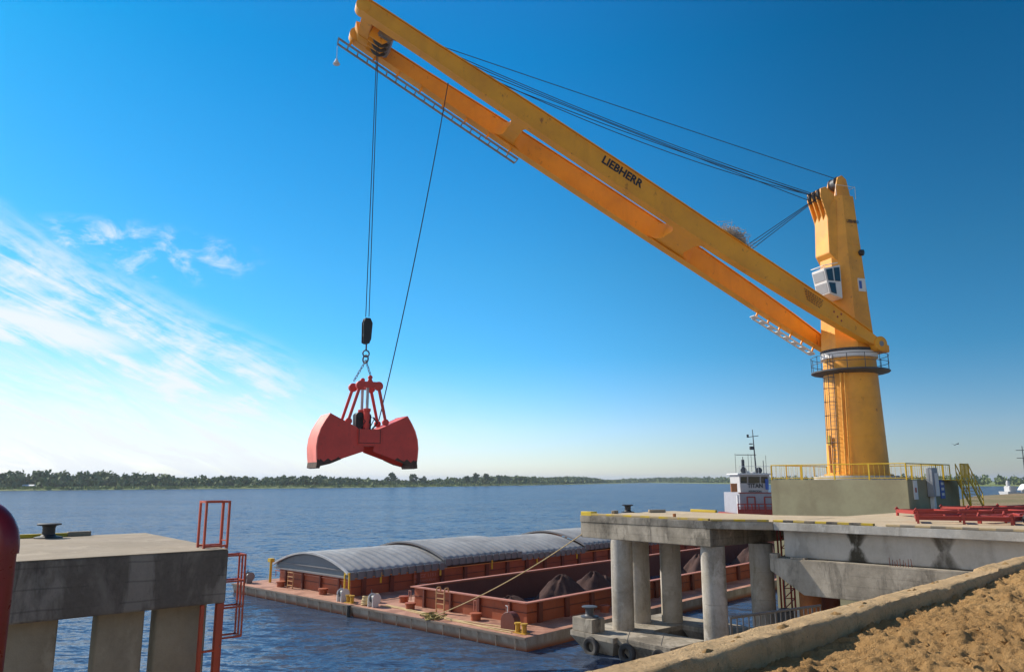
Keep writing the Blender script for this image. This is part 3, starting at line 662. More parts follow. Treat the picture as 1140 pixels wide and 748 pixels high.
tyre_labels = ['worn black tyre fender hanging on the left corner of the pile cap', 'black tyre fender hanging in the middle of the pile cap side', 'black tyre fender half hidden behind the curb, rightmost on the pile cap']
tyres = []
for i, (u, v, z) in enumerate(((-1.75,.35,.36), (-1.5,-1.9,.34), (-1.3,-3.9,.40))):
    c0 = pc(u-.16, v, z)
    if i == 0:
        t = thing('tyre_fender', tuple(c0), tyre_labels[0], 'tyre', 'tyre fenders on the pile cap')
        b = MB(); b.lathe(c0, [(.25,-.10),(.30,-.14),(.44,-.15),(.50,-.10),(.52,0),(.50,.10),(.44,.15),(.30,.14),(.25,.10),(.30,.05),(.42,0),(.30,-.05)], 28, -U+W*.0, closed=True); b.build('tyre', M['rubber'], t)
        b = MB(); b.path([c0+Z*.45, c0+Z*.75+U*.1, c0+Z*1.1+U*.3], .018, 6); b.build('hanging_rope', M['dark_steel'], t)
        tyres.append(t)
    else: copy_tree(tyres[0], tuple(c0), None, None, tyre_labels[i])
# rebar stubs
t = thing('rebar_stubs', tuple(pc(2.5,-4.5,.9)), 'row of rusty starter bars sticking up behind the curb below the pier', 'rebar')
for i in range(17):
    p = CP(2.4+i*.085, -.75+random.uniform(-.1, .1), 6.75); hgt = random.uniform(.25, .42)
    b = MB(); b.tube(p, p+V(random.uniform(-.02,.02), 0, hgt), .008, 5); b.build('bar', M['rust'], t)
t = thing('rebar_stubs', tuple(bp(6.7,-.4,5.3)), 'small cluster of dark starter bars on the bridge ledge near the curb', 'rebar')
for i in range(9):
    p = bp(5.2+i*.11, .12+random.uniform(-.05,.1), 5.33); b = MB(); b.tube(p, p+V(random.uniform(-.05,.05), 0, random.uniform(.2,.38)), .014, 5); b.build('bar', M['rib_dark'], t)
# rusty steel piles
for x, y, lb, mm in ((14.3, 38.3, 'thick orange rusty steel pile behind the bearing beam of the bridge', 'rust'), (15.6, 39.3, 'dark brown steel pile just right of the orange rusty pile', 'rib_dark')):
    t = thing('steel_pile', (x, y, -1), lb, 'pile', 'steel piles under the bridge')
    b = MB(); b.lathe((x,y,0), [(.5,-1),(.5,5.2)], 22); b.build('pipe', M[mm], t)
    b = MB(); b.lathe((x,y,0), [(.5,2.0),(.515,2.0),(.515,2.07),(.5,2.07)], 22); b.build('weld_ring', M['rib_dark'], t)
# round dark fender by the pile
t = thing('hanging_fender', (13.6, 39.6, 1.6), 'big black cylindrical rubber fender beside the orange steel pile', 'fender')
b = MB(); b.lathe((13.35,39.0,1.9), [(.25,-.95),(.46,-.8),(.48,0),(.46,.8),(.25,.95)], 20); b.build('rubber_body', M['rubber'], t)
b = MB(); b.tube((13.35,39.0,2.8), (13.35,39.0,5.3), .02, 6); b.build('hanging_chain', M['dark_steel'], t)
# red lattice access ladder behind column
t = thing('lattice_ladder', (13.9, 42.2, 0), 'narrow red lattice ladder tower between the rear pier column and the bridge', 'ladder')
lx = V(14.05,41.2,0)
for dx, dy in ((0,0), (.55,0), (0,.5), (.55,.5)): bars(t, 'upright', [(lx+V(dx,dy,.3), lx+V(dx,dy,6.4))], .035, M['steel_red'])
for i in range(12): bars(t, 'rung', [(lx+V(0,0,.5+i*.5), lx+V(.55,0,.5+i*.5)), (lx+V(0,0,.5+i*.5), lx+V(.55,0,1+i*.5))], .02, M['steel_red'])
# thin metal railing below, along the wall walkway
t = thing('walkway_railing', tuple(CP(9,-2.4,4.5)), 'thin grey metal railing just beyond the curb, below the bridge', 'railing')
g0 = V(4.25,15.6,6.37); g1 = V(7.55,19.6,5.98)
b = MB(); b.path([g0, g1], .03, 8); b.build('top_rail', M['dark_steel'], t)
b = MB(); b.path([g0-Z*.95, g1-Z*.95], .02, 8); b.build('bottom_rail', M['dark_steel'], t)
for i in range(19):
    p = g0+(g1-g0)*(i/18); b = MB(); b.path([p-Z*1.1, p], .022 if i % 4 == 0 else .013, 6); b.build('baluster', M['dark_steel'], t)

# ------------------------------------------------------------------ crane foundation block
PB = V(25.5, 50.1, 0)
def pp(u, v, z): q = PB+U*u+W*v; return V(q.x, q.y, z)
PU, PV = 8.6, 9.75
t = thing('crane_plinth', tuple(pp(4, 5, 0)), 'big square olive painted concrete block carrying the yellow crane', 'plinth')
b = MB(); b.box(pp(0,0,-1), U*PU, W*PV, Z*10.0); b.build('wall', M['olive'], t, bevel=.03)
b = MB(); b.box(pp(.15,.15,8.996), U*(PU-.3), W*(PV-.3), Z*.03); b.build('top_surface', M['quaytop'], t)
TC = V(25.55, 57.2, 0)
b = MB(); b.lathe((TC.x,TC.y,0), [(3.1,9.026),(3.1,9.22),(2.7,9.22),(2.7,9.3)], 40); b.build('footing_ring', M['concrete_pale'], t, sharp=30)
b = MB(); b.prism([pp(0,-.14,7.0), pp(1.6,-.14,7.0), pp(PU,-.14,7.0), pp(PU,-.02,7.35), pp(0,-.02,7.35)][:0] or [pp(.02,-.35,7.006), pp(PU,-.35,7.006), pp(PU,0,7.006), pp(.02,0,7.006)], Z*.12); b.build('skirting', M['concrete'], t, bevel=.02)
def railing(parent, p, q, n, posts_r=.045, mat='rail_yellow', h=1.05, fine=7):
    d = q-p; b = MB(); b.path([p+Z*h, q+Z*h], .035, 6); b.path([p+Z*.12, q+Z*.12], .02, 6); b.build('top_rail', M[mat], parent)
    for i in range(n+1):
        o = p+d*i/n; b = MB(); b.cbox(o+Z*h/2, d.normalized()*.10, d.normalized().cross(Z)*.05, Z*h); b.build('rail_post', M[mat], parent)
    k = n*fine
    for i in range(1, k):
        if i % fine == 0: continue
        o = p+d*i/k; b = MB(); b.tube(o+Z*.12, o+Z*h, .011, 4); b.build('baluster', M[mat], parent)
t = thing('platform_railing', tuple(pp(0,0,9)), 'bright yellow railing with thin bars around the top of the olive block', 'railing')
z9 = 9.0
railing(t, pp(.06,.06,z9), pp(.06,PV-.1,z9), 4)
railing(t, pp(.06,PV-.1,z9), pp(PU-.1,PV-.1,z9), 4, fine=3)
railing(t, pp(.06,.06,z9), pp(PU-1.2,.06,z9), 3)
railing(t, pp(PU-.1,PV-.1,z9), pp(PU-.1,.9,z9), 4, fine=3)
# stair down on the right side
t = thing('yellow_stair', tuple(pp(PU,-.6,7)), 'bright yellow steel stair running down the right end of the olive block', 'stairs')
s0 = pp(PU-1.5,-.45,9.0); s1 = pp(PU+.75,-.45,7.0)
sdv = (s1-s0)
for k in (0, -.8):
    off = W*k
    b = MB(); b.prism([s0+off+Z*.0, s1+off+Z*.0, s1+off+Z*.28, s0+off+Z*.28], W*.05); b.build('stringer', M['rail_yellow'], t)
    b = MB(); b.path([s0+off+Z*1.1-(s1-s0).normalized()*0, s1+off+Z*1.05, s1+off], .035, 6); b.path([s0+off+Z*.6, s1+off+Z*.55], .025, 6); b.build('handrail', M['rail_yellow'], t)
    for i in range(5):
        p = s0+off+sdv*i/4; b = MB(); b.tube(p, p+Z*1.08, .03, 6); b.build('rail_post', M['rail_yellow'], t)
for i in range(9):
    p = s0+sdv*(i+.5)/9; b = MB(); b.cbox(p-W*.4+W*.03, U*.26, W*.74, Z*.03); b.build('tread', M['rail_yellow'], t)
b = MB(); b.box(pp(PU-3.0,-1.3,8.97), U*1.5, W*1.3, Z*.05); b.build('landing', M['rail_yellow'], t)
railing(t, pp(PU-3.0,-1.27,9.02), pp(PU-1.5,-1.27,9.02), 2, fine=10)
for u_ in (-2.9, -1.6): b = MB(); b.tube(pp(PU+u_,-1.2,7), pp(PU+u_,-1.2,8.97), .05, 6); b.build('support_post', M['rail_yellow'], t)
# signs on the shaded wall
def sign(u0, v0, z0, wd, hh_, label, mainmat, extra=None):
    t = thing('wall_sign', tuple(pp(u0, -.03, z0)), label, 'sign'); b = MB(); b.box(pp(u0,-.04,z0), U*wd, W*.035, Z*hh_); b.build('panel', M[mainmat], t)
    return t
t = sign(.75, 0, 7.75, .62, 1.22, 'narrow white notice sign near the left corner of the shaded block wall', 'signwhite')
b = MB(); b.cbox(pp(1.06,-.05,8.35), U*.22, W*.01, Z*.3); b.build('pictogram', M['steel_red'], t)
t = sign(5.15, 0, 7.75, .75, 1.22, 'blue safety sign on the shaded block wall, nearest sign to the stair', 'signblue')
for k in range(3): b = MB(); b.cbox(pp(5.52,-.05,8.75-k*.36), U*.42, W*.01, Z*.18); b.build('pictogram', M['signwhite'], t)
t = thing('electrical_cabinet', tuple(pp(3.2,-.4,7)), 'tall grey cabinet with hanging white panel against the shaded block wall', 'cabinet')
b = MB(); b.box(pp(2.95,-.42,7.9), U*.95, W*.4, Z*1.9); b.build('body', M['grey_paint'], t, bevel=.02)
b = MB(); b.box(pp(3.25,-.46,7.95), U*.62, W*.03, Z*1.5); b.build('door', M['signwhite'], t, bevel=.01)
b = MB(); b.box(pp(3.25,-.3,7.006), U*.3, W*.28, Z*.9); b.build('cable_duct', M['signwhite'], t, bevel=.01)

# ------------------------------------------------------------------ crane
TIP = V(-9.95, 45.5, 0); BH = (TIP-TC); BH.z = 0; reach = BH.length; BH.normalize()
NR = V(BH.y, -BH.x, 0)
if NR.y > 0: NR = -NR                          # near side, towards the camera
crane = thing('harbour_crane', (TC.x, TC.y, 9.2), 'huge yellow slewing harbour crane with a long twin-arm boom over the river', 'crane')
def cp(f_, n_, z_): q = TC+BH*f_+NR*n_; return V(q.x, q.y, z_)
# fixed lower column (tapers up)
b = MB(); b.lathe((TC.x,TC.y,0), [(2.35,9.25),(2.35,9.4),(2.12,9.42),(1.86,17.9)], 48); b.build('lower_column', M['yellow_tower'], crane)
b = MB(); b.lathe((TC.x,TC.y,0), [(1.86,17.9),(2.02,17.95),(2.02,18.35),(1.9,18.4)], 48); b.build('slewing_ring', M['white'], crane)
b = MB(); b.lathe((TC.x,TC.y,0), [(1.9,18.4),(1.94,18.42),(1.94,18.6),(1.85,18.62)], 48)
for k in range(48):
    a_ = k/48*6.283; b.cbox((TC.x+math.cos(a_)*1.97, TC.y+math.sin(a_)*1.97, 18.52), (.07,0,0), (0,.07,0), (0,0,.14))
b.build('ring_flange', M['dark_steel'], crane)
# rotating tower: octagonal, tapering
def octa(r, z, fwd=0., c=.42): 
    s = r*c; return [cp(x+fwd, y, z) for x, y in ((r,-s),(r,s),(s,r),(-s,r),(-r,s),(-r,-s),(-s,-r),(s,-r))]
b = MB(); L0 = octa(1.85, 18.6); L1 = octa(1.66, 22); L2 = octa(1.20, 30.6, -.06)
b.add(L0+L1+L2, [tuple(range(8)), tuple(range(16,24))]+[(i+k*8, (i+1) % 8+k*8, 8+(i+1) % 8+k*8, 8+i+k*8) for k in (0,1) for i in range(8)])
b.build('rotating_tower', M['yellow_tower'], crane, sharp=20)
# front housing of the upper tower
b = MB(); fr = [cp(1.1,-.95,25.2), cp(1.1,.95,25.2), cp(1.72,.78,26.0), cp(1.72,-.78,26.0)]; tp = [cp(.85,-.95,30.3), cp(.85,.95,30.3), cp(1.55,.72,29.6), cp(1.55,-.72,29.6)]
b.prism(fr, Z, top=tp); b.build('front_housing', M['yellow_tower'], crane, bevel=.03, sharp=20)
# tower head: sheave brackets
for n_ in (-.72, -.24, .24, .72):
    b = MB(); b.prism([cp(.8,n_-.06,29.4), cp(1.55,n_-.06,28.6), cp(2.12,n_-.06,30.5), cp(2.08,n_-.06,31.1), cp(1.6,n_-.06,31.3), cp(.8,n_-.06,30.7)], NR*.12); b.build('head_bracket', M['yellow_tower'], crane, bevel=.02)
for n_ in (-.48, 0., .48):
    b = MB(); c0 = cp(1.8, n_, 30.75); b.lathe(c0, [(.12,-.1),(.46,-.09),(.40,-.02),(.40,.02),(.46,.09),(.12,.1)], 24, NR); b.build('head_sheave', M['dark_steel'], crane)
for n_ in (-.5, .5):
    b = MB(); b.prism([cp(.6,n_-.06,30.5), cp(.35,n_-.06,31.7), cp(.15,n_-.06,32.35), cp(-.25,n_-.06,32.55), cp(-.65,n_-.06,32.25), cp(-1.0,n_-.06,30.5)], NR*.12); b.build('top_bracket', M['yellow_tower'], crane, bevel=.02)
b = MB(); c0 = cp(-.1, 0, 32.0); b.lathe(c0, [(.12,-.3),(.5,-.3),(.42,-.2),(.42,.2),(.5,.3),(.12,.3)], 24, NR); b.build('top_sheave', M['dark_steel'], crane)
b = MB()
for s_ in (-.95,.95): b.path([cp(-1.05,s_,30.5), cp(-1.05,s_,31.5), cp(-.2,s_,31.5), cp(.8,s_,31.5), cp(.8,s_,30.6)], .022, 6)
b.path([cp(-1.05,-.95,31.5), cp(-1.05,.95,31.5)], .022, 6)
b.build('service_rail', M['signwhite'], crane)
# plate seams
for z_ in (12.1, 14.9):
    b = MB(); r_ = 2.12-(z_-9.4)/(17.9-9.4)*.26; b.lathe((TC.x,TC.y,0), [(r_+.001,z_-.03),(r_+.014,z_),(r_-.003,z_+.03)], 48, closed=True); b.build('weld_seam', M['yellow_tower'], crane)
for z_, k_ in ((23.0, (23.0-22)/8.6), (26.6, (26.6-22)/8.6)):
    rr_t = 1.66+(1.20-1.66)*k_+.012; b = MB(); b.prism([at_ for at_ in octa(rr_t, z_, -.06*k_)], Z*.035); b.build('weld_seam', M['yellow_tower'], crane, smooth=False)
# cab
b = MB(); o = cp(1.95, .15, 21.9); b.prism([cp(1.6,.25,22.2), cp(2.75,.25,22.5), cp(3.1,.25,24.4), cp(1.6,.25,24.8)], NR*1.4)
cabo = b.build('cab', M['white'], crane, bevel=.04)
def quad(name, pts, nd, m, par): b = MB(); b.prism(pts, nd*.02); return b.build(name, m, par, smooth=False)
quad('cab_window', [cp(1.72,1.662,23.5), cp(2.2,1.662,23.5), cp(2.25,1.662,24.5), cp(1.72,1.662,24.6)], NR, M['glass'], cabo)
quad('cab_window', [cp(2.32,1.662,23.5), cp(2.82,1.662,23.5), cp(2.95,1.662,24.3), cp(2.38,1.662,24.45)], NR, M['glass'], cabo)
quad('cab_window', [cp(2.15,1.662,22.5), cp(2.62,1.662,22.6), cp(2.78,1.662,23.35), cp(2.2,1.662,23.35)], NR, M['glass'], cabo)
fr = (cp(3.1,.25,24.4)-cp(2.75,.25,22.5)).normalized(); fn = fr.cross(NR).normalized()
if fn.dot(BH) < 0: fn = -fn
f0 = cp(2.75,.25,22.5)+fn*.004
quad('cab_window', [f0+NR*.12+fr*1.05, f0+NR*1.28+fr*1.05, f0+NR*1.28+fr*1.75, f0+NR*.12+fr*1.75], fn, M['grey_paint'], cabo)
quad('cab_window', [f0+NR*.12+fr*.12, f0+NR*1.28+fr*.12, f0+NR*1.28+fr*.85, f0+NR*.12+fr*.85], fn, M['grey_paint'], cabo)
b = MB(); b.path([cp(1.8,.3,24.95), cp(3.15,.3,24.6), cp(3.15,1.6,24.6), cp(1.8,1.6,24.95)], .03, 6); b.build('roof_rail', M['white'], cabo)
# shaded near face details: lamp, plate, lettering, seam
dn = (NR-BH).normalized(); dt = (NR+BH).normalized(); bq = cp(-1.12, 1.12, 0)   # diagonal facet, facing right of the camera
def dq(tt, off, z): q = bq+dt*tt+dn*off; return V(q.x, q.y, z)
b = MB(); b.lathe(cp(-.50,1.36,26.0), [(.14,0),(.24,.10),(.24,.34),(.2,.36)], 14, (NR-BH*.5+V(0,0,-.2)).normalized()); b.build('floodlight', M['black'], crane)
b = MB(); b.box(cp(.05,1.4,22.9), -BH*.66, Z*1.0, NR*.25); b.build('name_plate', M['signwhite'], crane)
b = MB(); b.box(cp(.0,1.655,23.1), -BH*.25, Z*.6, NR*.006); b.build('plate_print', M['signblue'], crane)
lettering('lettering', 'LIEBHERR', .36, cp(.36, 1.33, 28.35), -BH, Z, M['black'], crane, .02, .008, width=1.15)
# walkway ring platform
b = MB(); ring_o, ring_i = 2.75, 1.9
b.lathe((TC.x,TC.y,0), [(1.9,16.72),(2.7,16.86),(2.78,16.9),(2.78,17.0),(1.9,17.0)], 20, closed=True); b.build('ring_platform', M['dark_steel'], crane, sharp=20)
b = MB()
for zz_ in (17.55, 18.1):
    b.path([(TC.x+math.cos(k/20*6.2832)*2.72, TC.y+math.sin(k/20*6.2832)*2.72, zz_) for k in range(21)], .022, 5)
b.build('platform_rail', M['dark_steel'], crane)
for k in range(14):
    a_ = k/14*6.283+.2; b = MB(); b.tube((TC.x+math.cos(a_)*2.72, TC.y+math.sin(a_)*2.72, 17.0), (TC.x+math.cos(a_)*2.72, TC.y+math.sin(a_)*2.72, 18.1), .025, 5); b.build('rail_post', M['dark_steel'], crane)
# access ladder on the lit side of the column, with cage
la = D2(-118); lt = V(la.y, -la.x, 0); 
if lt.x < 0: lt = -lt
def lp(off, tt, z): 
    r = 2.12-(z-9.4)/(17.9-9.4)*.26; q = TC+la*(r+off)+lt*tt; return V(q.x, q.y, z)
lad = MB()
for s_ in (-.25,.25): lad.path([lp(.25,s_,9.4), lp(.25,s_,18.1)], .03, 6)
for i in range(28): lad.tube(lp(.25,-.25,9.6+i*.3), lp(.25,.25,9.6+i*.3), .014, 5)
lado = lad.build('column_ladder', M['dark_steel'], crane)
b = MB()
for z_ in (11.6, 12.6, 13.6, 14.6, 15.6, 16.4):
    b.path([lp(.25+.75*math.sin(k/8*math.pi), .38*math.cos(k/8*math.pi), z_) for k in range(9)], .02, 5)
for k in (1,3,4,5,7): b.path([lp(.25+.75*math.sin(k/8*math.pi), .38*math.cos(k/8*math.pi), 11.6), lp(.25+.75*math.sin(k/8*math.pi), .38*math.cos(k/8*math.pi), 16.4)], .014, 4)
b.build('ladder_cage', M['dark_steel'], lado)
b = MB(); b.path([lp(.12,.75,9.4), lp(.12,.75,16.7)], .09, 8); b.build('cable_duct', M['yellow_tower'], crane)
b = MB(); b.path([lp(.1,1.05,9.4), lp(.1,1.05,16.7)], .05, 8); b.build('cable_duct', M['yellow_tower'], crane)
b = MB(); b.box(lp(.05,-.62,9.5), lt*.14, la*.10, Z*2.0); b.build('cable_box', M['rust'], crane)
b = MB(); b.box(lp(.05,-.66,11.5), lt*.2, la*.12, Z*.7); b.build('cable_box', M['hazard_yellow'], crane)
# ---- boom: two arms
PZ, TZ = 18.8, 38.5
P0 = cp(-.75, 0, PZ); P1 = cp(reach, 0, TZ)
bd = (P1-P0); BL = bd.length; bd.normalize(); bn = bd.cross(NR).normalized()
if bn.z < 0: bn = -bn
def bo(s_, n_, h_): return P0+bd*s_+NR*n_+bn*h_
HT = [(0,.6),(1.0,.8),(5,1.25),(9,1.42),(14,1.55),(18,1.58),(24,1.55),(30,1.42),(34,1.28),(38,1.05),(BL-1.2,.98),(BL,.9)]
def SPf(s_): return float(np.interp(s_, [0, 4, 13, 99], [2.2, 2.12, 1.8, 1.68]))
def arm(sg, name):
    b = MB(); vs = []; nn = len(HT)
    for s_, h_ in HT:
        up, dn = h_*.5, h_*.5
        n0, n1 = sg*SPf(s_)-.25, sg*SPf(s_)+.25
        vs += [bo(s_,n0,-dn), bo(s_,n1,-dn), bo(s_,n1,up), bo(s_,n0,up)]
    fs = [(0,1,2,3), tuple(4*nn-4+i for i in range(4))]+[(4*i+k, 4*i+(k+1) % 4, 4*i+4+(k+1) % 4, 4*i+4+k) for i in range(nn-1) for k in range(4)]
    b.add(vs, fs)
    return b.build(name, M['yellow'], crane, bevel=.03, sharp=25)
SP = 1.68
na_arm = arm(1, 'boom_arm'); fa_arm = arm(-1, 'boom_arm')
# flanges along both arms (top and bottom lips)
for n0s in (1, -1):
    for sg in (1,-1):
        b = MB(); vs = []
        for s_, h_ in HT[1:]:
            e = sg*h_*.5; n0 = n0s*SPf(s_); vs += [bo(s_,n0-.36,e+sg*.0), bo(s_,n0+.36,e), bo(s_,n0+.36,e+sg*.06), bo(s_,n0-.36,e+sg*.06)]
        nn = len(HT)-1
        b.add(vs, [(0,1,2,3), tuple(4*nn-4+i for i in range(4))]+[(4*i+k, 4*i+(k+1) % 4, 4*i+4+(k+1) % 4, 4*i+4+k) for i in range(nn-1) for k in range(4)])
        b.build('flange', M['yellow'], na_arm if n0s > 0 else fa_arm, smooth=False)
for n0 in (2.2, -2.2):
    b = MB(); b.lathe(bo(0,n0,0)-NR*.33, [(.52,0),(.55,.02),(.55,.64),(.52,.66)], 24, NR); b.build('pivot_eye', M['yellow'], crane)
    b = MB(); b.lathe(bo(0,n0,0)-NR*.36, [(.2,0),(.2,.72)], 16, NR); b.build('pivot_pin', M['steel'], crane)
b = MB(); b.cbox(cp(-1.3,0,PZ-.25), BH*1.2, NR*4.2, Z*.55); b.build('pivot_beam', M['yellow_tower'], crane, bevel=.05)
# cross members with rounded gussets
def cross(s0, s1, h0=.9, gus=.8, nm='cross_beam'):
    w_ = SPf((s0+s1)/2)-.25; pts = []
    k = 7
    for i in range(k+1): a_ = i/k*math.pi/2; pts.append((s0+gus*0-gus+gus*(math.sin(a_)), w_-gus+gus*(1-0)-gus*(math.cos(a_))*1+gus*0))
    # outline in (s, n): concave fillets at the four corners
    ol = []
    def fil(cs, cn, sx, sy):
        return [(cs+sx*gus*(1-math.sin(a_)), cn+sy*gus*(1-math.cos(a_))) for a_ in [i/5*math.pi/2 for i in range(6)]]
    ol += [(s1+gus*(1-math.sin(a)), w_-gus*(1-math.cos(a))) for a in [i/5*math.pi/2 for i in range(6)]]
    ol += [(s1+gus*(1-math.sin(a)), -w_+gus*(1-math.cos(a))) for a in [math.pi/2-i/5*math.pi/2 for i in range(6)]]
    ol += [(s0-gus*(1-math.sin(a)), -w_+gus*(1-math.cos(a))) for a in [i/5*math.pi/2 for i in range(6)]]
    ol += [(s0-gus*(1-math.sin(a)), w_-gus*(1-math.cos(a))) for a in [math.pi/2-i/5*math.pi/2 for i in range(6)]]
    b = MB(); b.prism([bo(s,n,-h0) for s, n in ol], bn*(2*h0-.1)); return b.build(nm, M['yellow'], crane, sharp=25)
cross(15.6, 17.6, .72, .95); cross(30.3, 31.2, .62, .8)
# tip head
b = MB(); b.prism([bo(BL-2.2,-SP+.25,-.5), bo(BL-.2,-SP+.25,-.5), bo(BL+.35,-SP+.6,.1), bo(BL-.1,-SP+.25,.5), bo(BL-2.0,-SP+.25,.55)], NR*(2*SP-.5)*.28); b.build('tip_plate', M['yellow'], crane, bevel=.02)
b = MB(); b.box(bo(BL-.9,-SP+.25,-.45), NR*(2*SP-.5), bd*.8, bn*.9); b.build('tip_beam', M['yellow'], crane, bevel=.05)
for n_ in (-1.0,-.45,.15,.7):
    b = MB(); b.prism([bo(BL-1.0,n_-.05,-.9), bo(BL-2.0,n_-.05,-.9), bo(BL-2.4,n_-.05,-.2), bo(BL-2.0,n_-.05,.4), bo(BL-.9,n_-.05,.4)], NR*.1); b.build('sheave_bracket', M['yellow'], crane)
for n_ in (-.72,-.15,.42):
    b = MB(); b.lathe(bo(BL-1.75,n_,-.4), [(.1,-.09),(.58,-.09),(.5,-.02),(.5,.02),(.58,.09),(.1,.09)], 26, NR); b.build('tip_sheave', M['dark_steel'], crane)
b = MB(); b.cbox(bo(BL-1.9,-.2,-.2), bd*1.0, NR*2.2, bn*.7); b.build('tip_winch', M['steel'], crane, bevel=.1)
b = MB(); b.lathe(bo(BL+.05,-SP,-.05)-NR*.4, [(.38,0),(.48,.05),(.48,.75),(.38,.8)], 20, NR); b.build('arm_end', M['yellow'], crane)
b = MB(); b.lathe(bo(BL+.05,SP,-.05)-NR*.4, [(.38,0),(.47,.05),(.47,.75),(.38,.8)], 20, NR); b.build('arm_end', M['yellow'], crane)
# service track hanging under the far arm, outer third
for a_, c_ in ((BL-13.5, BL+.9),):
    b = MB()
    for n_ in (-SP-.55, -SP+.15): b.cbox((bo(a_,n_,-1.30)+bo(c_,n_,-1.00))/2, bo(c_,n_,-1.00)-bo(a_,n_,-1.30), NR*.09, bn*.12)
    k = 19
    for i in range(k+1):
        s_ = a_+(c_-a_)*i/k; h_ = -1.30+.30*i/k; b.cbox(bo(s_,-SP-.2,h_+.04), bd*.08, NR*.75, bn*.05)
    tr = b.build('service_track', M['steel'], crane, smooth=False)
    for i in range(8):
        s_ = a_+.8+(c_-a_-1.6)*i/7; h_ = -1.30+.30*i/7; b = MB(); b.cbox(bo(s_,-SP,(h_-.5)/2), bd*.14, NR*.12, bn*abs(h_+.5)); b.build('hanger', M['yellow'], tr)
b = MB()
for n_ in (-SPf(4)-.5, -SPf(4)+.1): b.cbox((bo(1.9,n_,-1.15)+bo(7.6,n_,-1.2))/2, bo(7.6,n_,-1.2)-bo(1.9,n_,-1.15), NR*.08, bn*.10)
for i in range(8): b.cbox(bo(2+i*.8,-SPf(4)-.2,-1.15-.007*i), bd*.45, NR*.6, bn*.04)
tr = b.build('service_walkway', M['signwhite'], crane, smooth=False)
for i in range(6): b = MB(); b.cbox(bo(2.1+i*1.1,-SPf(4),-.85), bd*.12, NR*.1, bn*.6); b.build('hanger', M['yellow'], tr)
# little pendant lamp at boom tip
b = MB(); e0 = bo(BL+.75,-SP-.2,-1.35); b.path([e0, e0-Z*1.0], .02, 5); b.lathe(e0-Z*1.35, [(.20,0),(.24,.05),(.13,.22),(.06,.42)], 12); b.build('tip_lamp', M['white'], crane)
# boom seams
for s_ in (4.6, 9.2, 13.2, 19.6, 26.5, 32.4, 37.0):
    b = MB(); h_ = np.interp(s_, [q[0] for q in HT], [q[1] for q in HT])
    b.box(bo(s_, SPf(s_)+.252, -h_*.5+.02), bd*.035, NR*.006, bn*(h_-.04)); b.build('weld_seam', M['yellow_tower'], na_arm)
lettering('lettering', 'LIEBHERR', .82, bo(24.7, SPf(23)+.25, -.02), -bd, bn, M['black'], na_arm, .02, .028, width=3.3)
# unreadable capacity notice: rows of dark dashes
b = MB()
for r_ in range(5):
    x_ = 0
    while x_ < 1.7-.1*r_:
        l_ = random.uniform(.08,.22); b.box(bo(7.3-x_-.12*r_, SPf(6)+.262+.0*r_, .34-.15*r_), -bd*l_, NR*.006, bn*.09); x_ += l_+.06
b.build('capacity_notice', M['rust'], na_arm, smooth=False)
for i, (s_, h_) in enumerate(((4.5,.05),(4.1,-.15),(3.9,.2),(3.7,-.25))): b = MB(); b.box(bo(s_,SPf(s_)+.26,h_), -bd*.12, NR*.006, bn*.14); b.build('red_mark', M['steel_red'], na_arm)
b = MB(); b.lathe(bo(BL-3.0, SP+.25, .15), [(.09,0),(.09,.03)], 12, NR); b.build('inspection_hole', M['black'], na_arm)
# ropes
def rope(p, q, r=.03, sag=0., name='rope', mat='rope', par=crane):
    k = 14; b = MB(); b.path([p+(q-p)*(i/k)-Z*sag*4*(i/k)*(1-i/k) for i in range(k+1)], r, 5); return b.build(name, M[mat], par)
hd0 = cp(2.35, 0, 30.8); tp0 = cp(-.1, 0, 32.45)
rope(bo(BL-3.0, -.1, 1.3), tp0, .028, .05)
for n_, s_, ss in ((.5, 6.4, .95), (-.5, 4.2, .1), (.2, 3.4, .55), (-.2, 3.0, .5)): rope(bo(BL-s_+1.2, n_, 1.0), cp(2.15, n_*.9, 31.0-abs(n_)), .028, ss)
rope(bo(BL-2.0, .6, -.2), cp(2.1, .48, 30.5), .028, .5)
for n_ in (-.4, .1, .55): rope(bo(12.2-.5*n_, n_, .7), cp(2.1, n_*.8, 30.4), .028, 0)
GR = V(-8.95, 46.2, 0)
for dx in (-.2, .2): rope(bo(BL-1.75,-.25 if dx < 0 else .45,-.9), V(GR.x+dx*.5, GR.y, 18.9), .028)
rope(bo(BL-6.8, .2, -.3), V(GR.x+.95, GR.y-.2, 12.5), .035, 1.0, 'grab_cable')
# bird nest on the boom
nb0 = bo(13.6, SPf(13)+.05, .86)
b = MB(); rr = random.Random(3)
for i in range(380):
    c0 = nb0+bd*rr.gauss(0,.5)+NR*rr.gauss(0,.25)+bn*abs(rr.gauss(0,.34)); dd = V(rr.gauss(0,1), rr.gauss(0,1), rr.gauss(0,.6)).normalized()*rr.uniform(.15,.5)
    if (c0-nb0).dot(bn) < .1: dd -= bn*dd.dot(bn)*.9
    b.tube(c0-dd, c0+dd, .022, 4, .010)
tag(b.build('bird_nest', painted('twigs', (.55,.50,.45), (.22,.19,.16), .9, .6, 3), org=nb0), 'ragged bird nest of pale twigs on top of the near boom arm', 'nest')

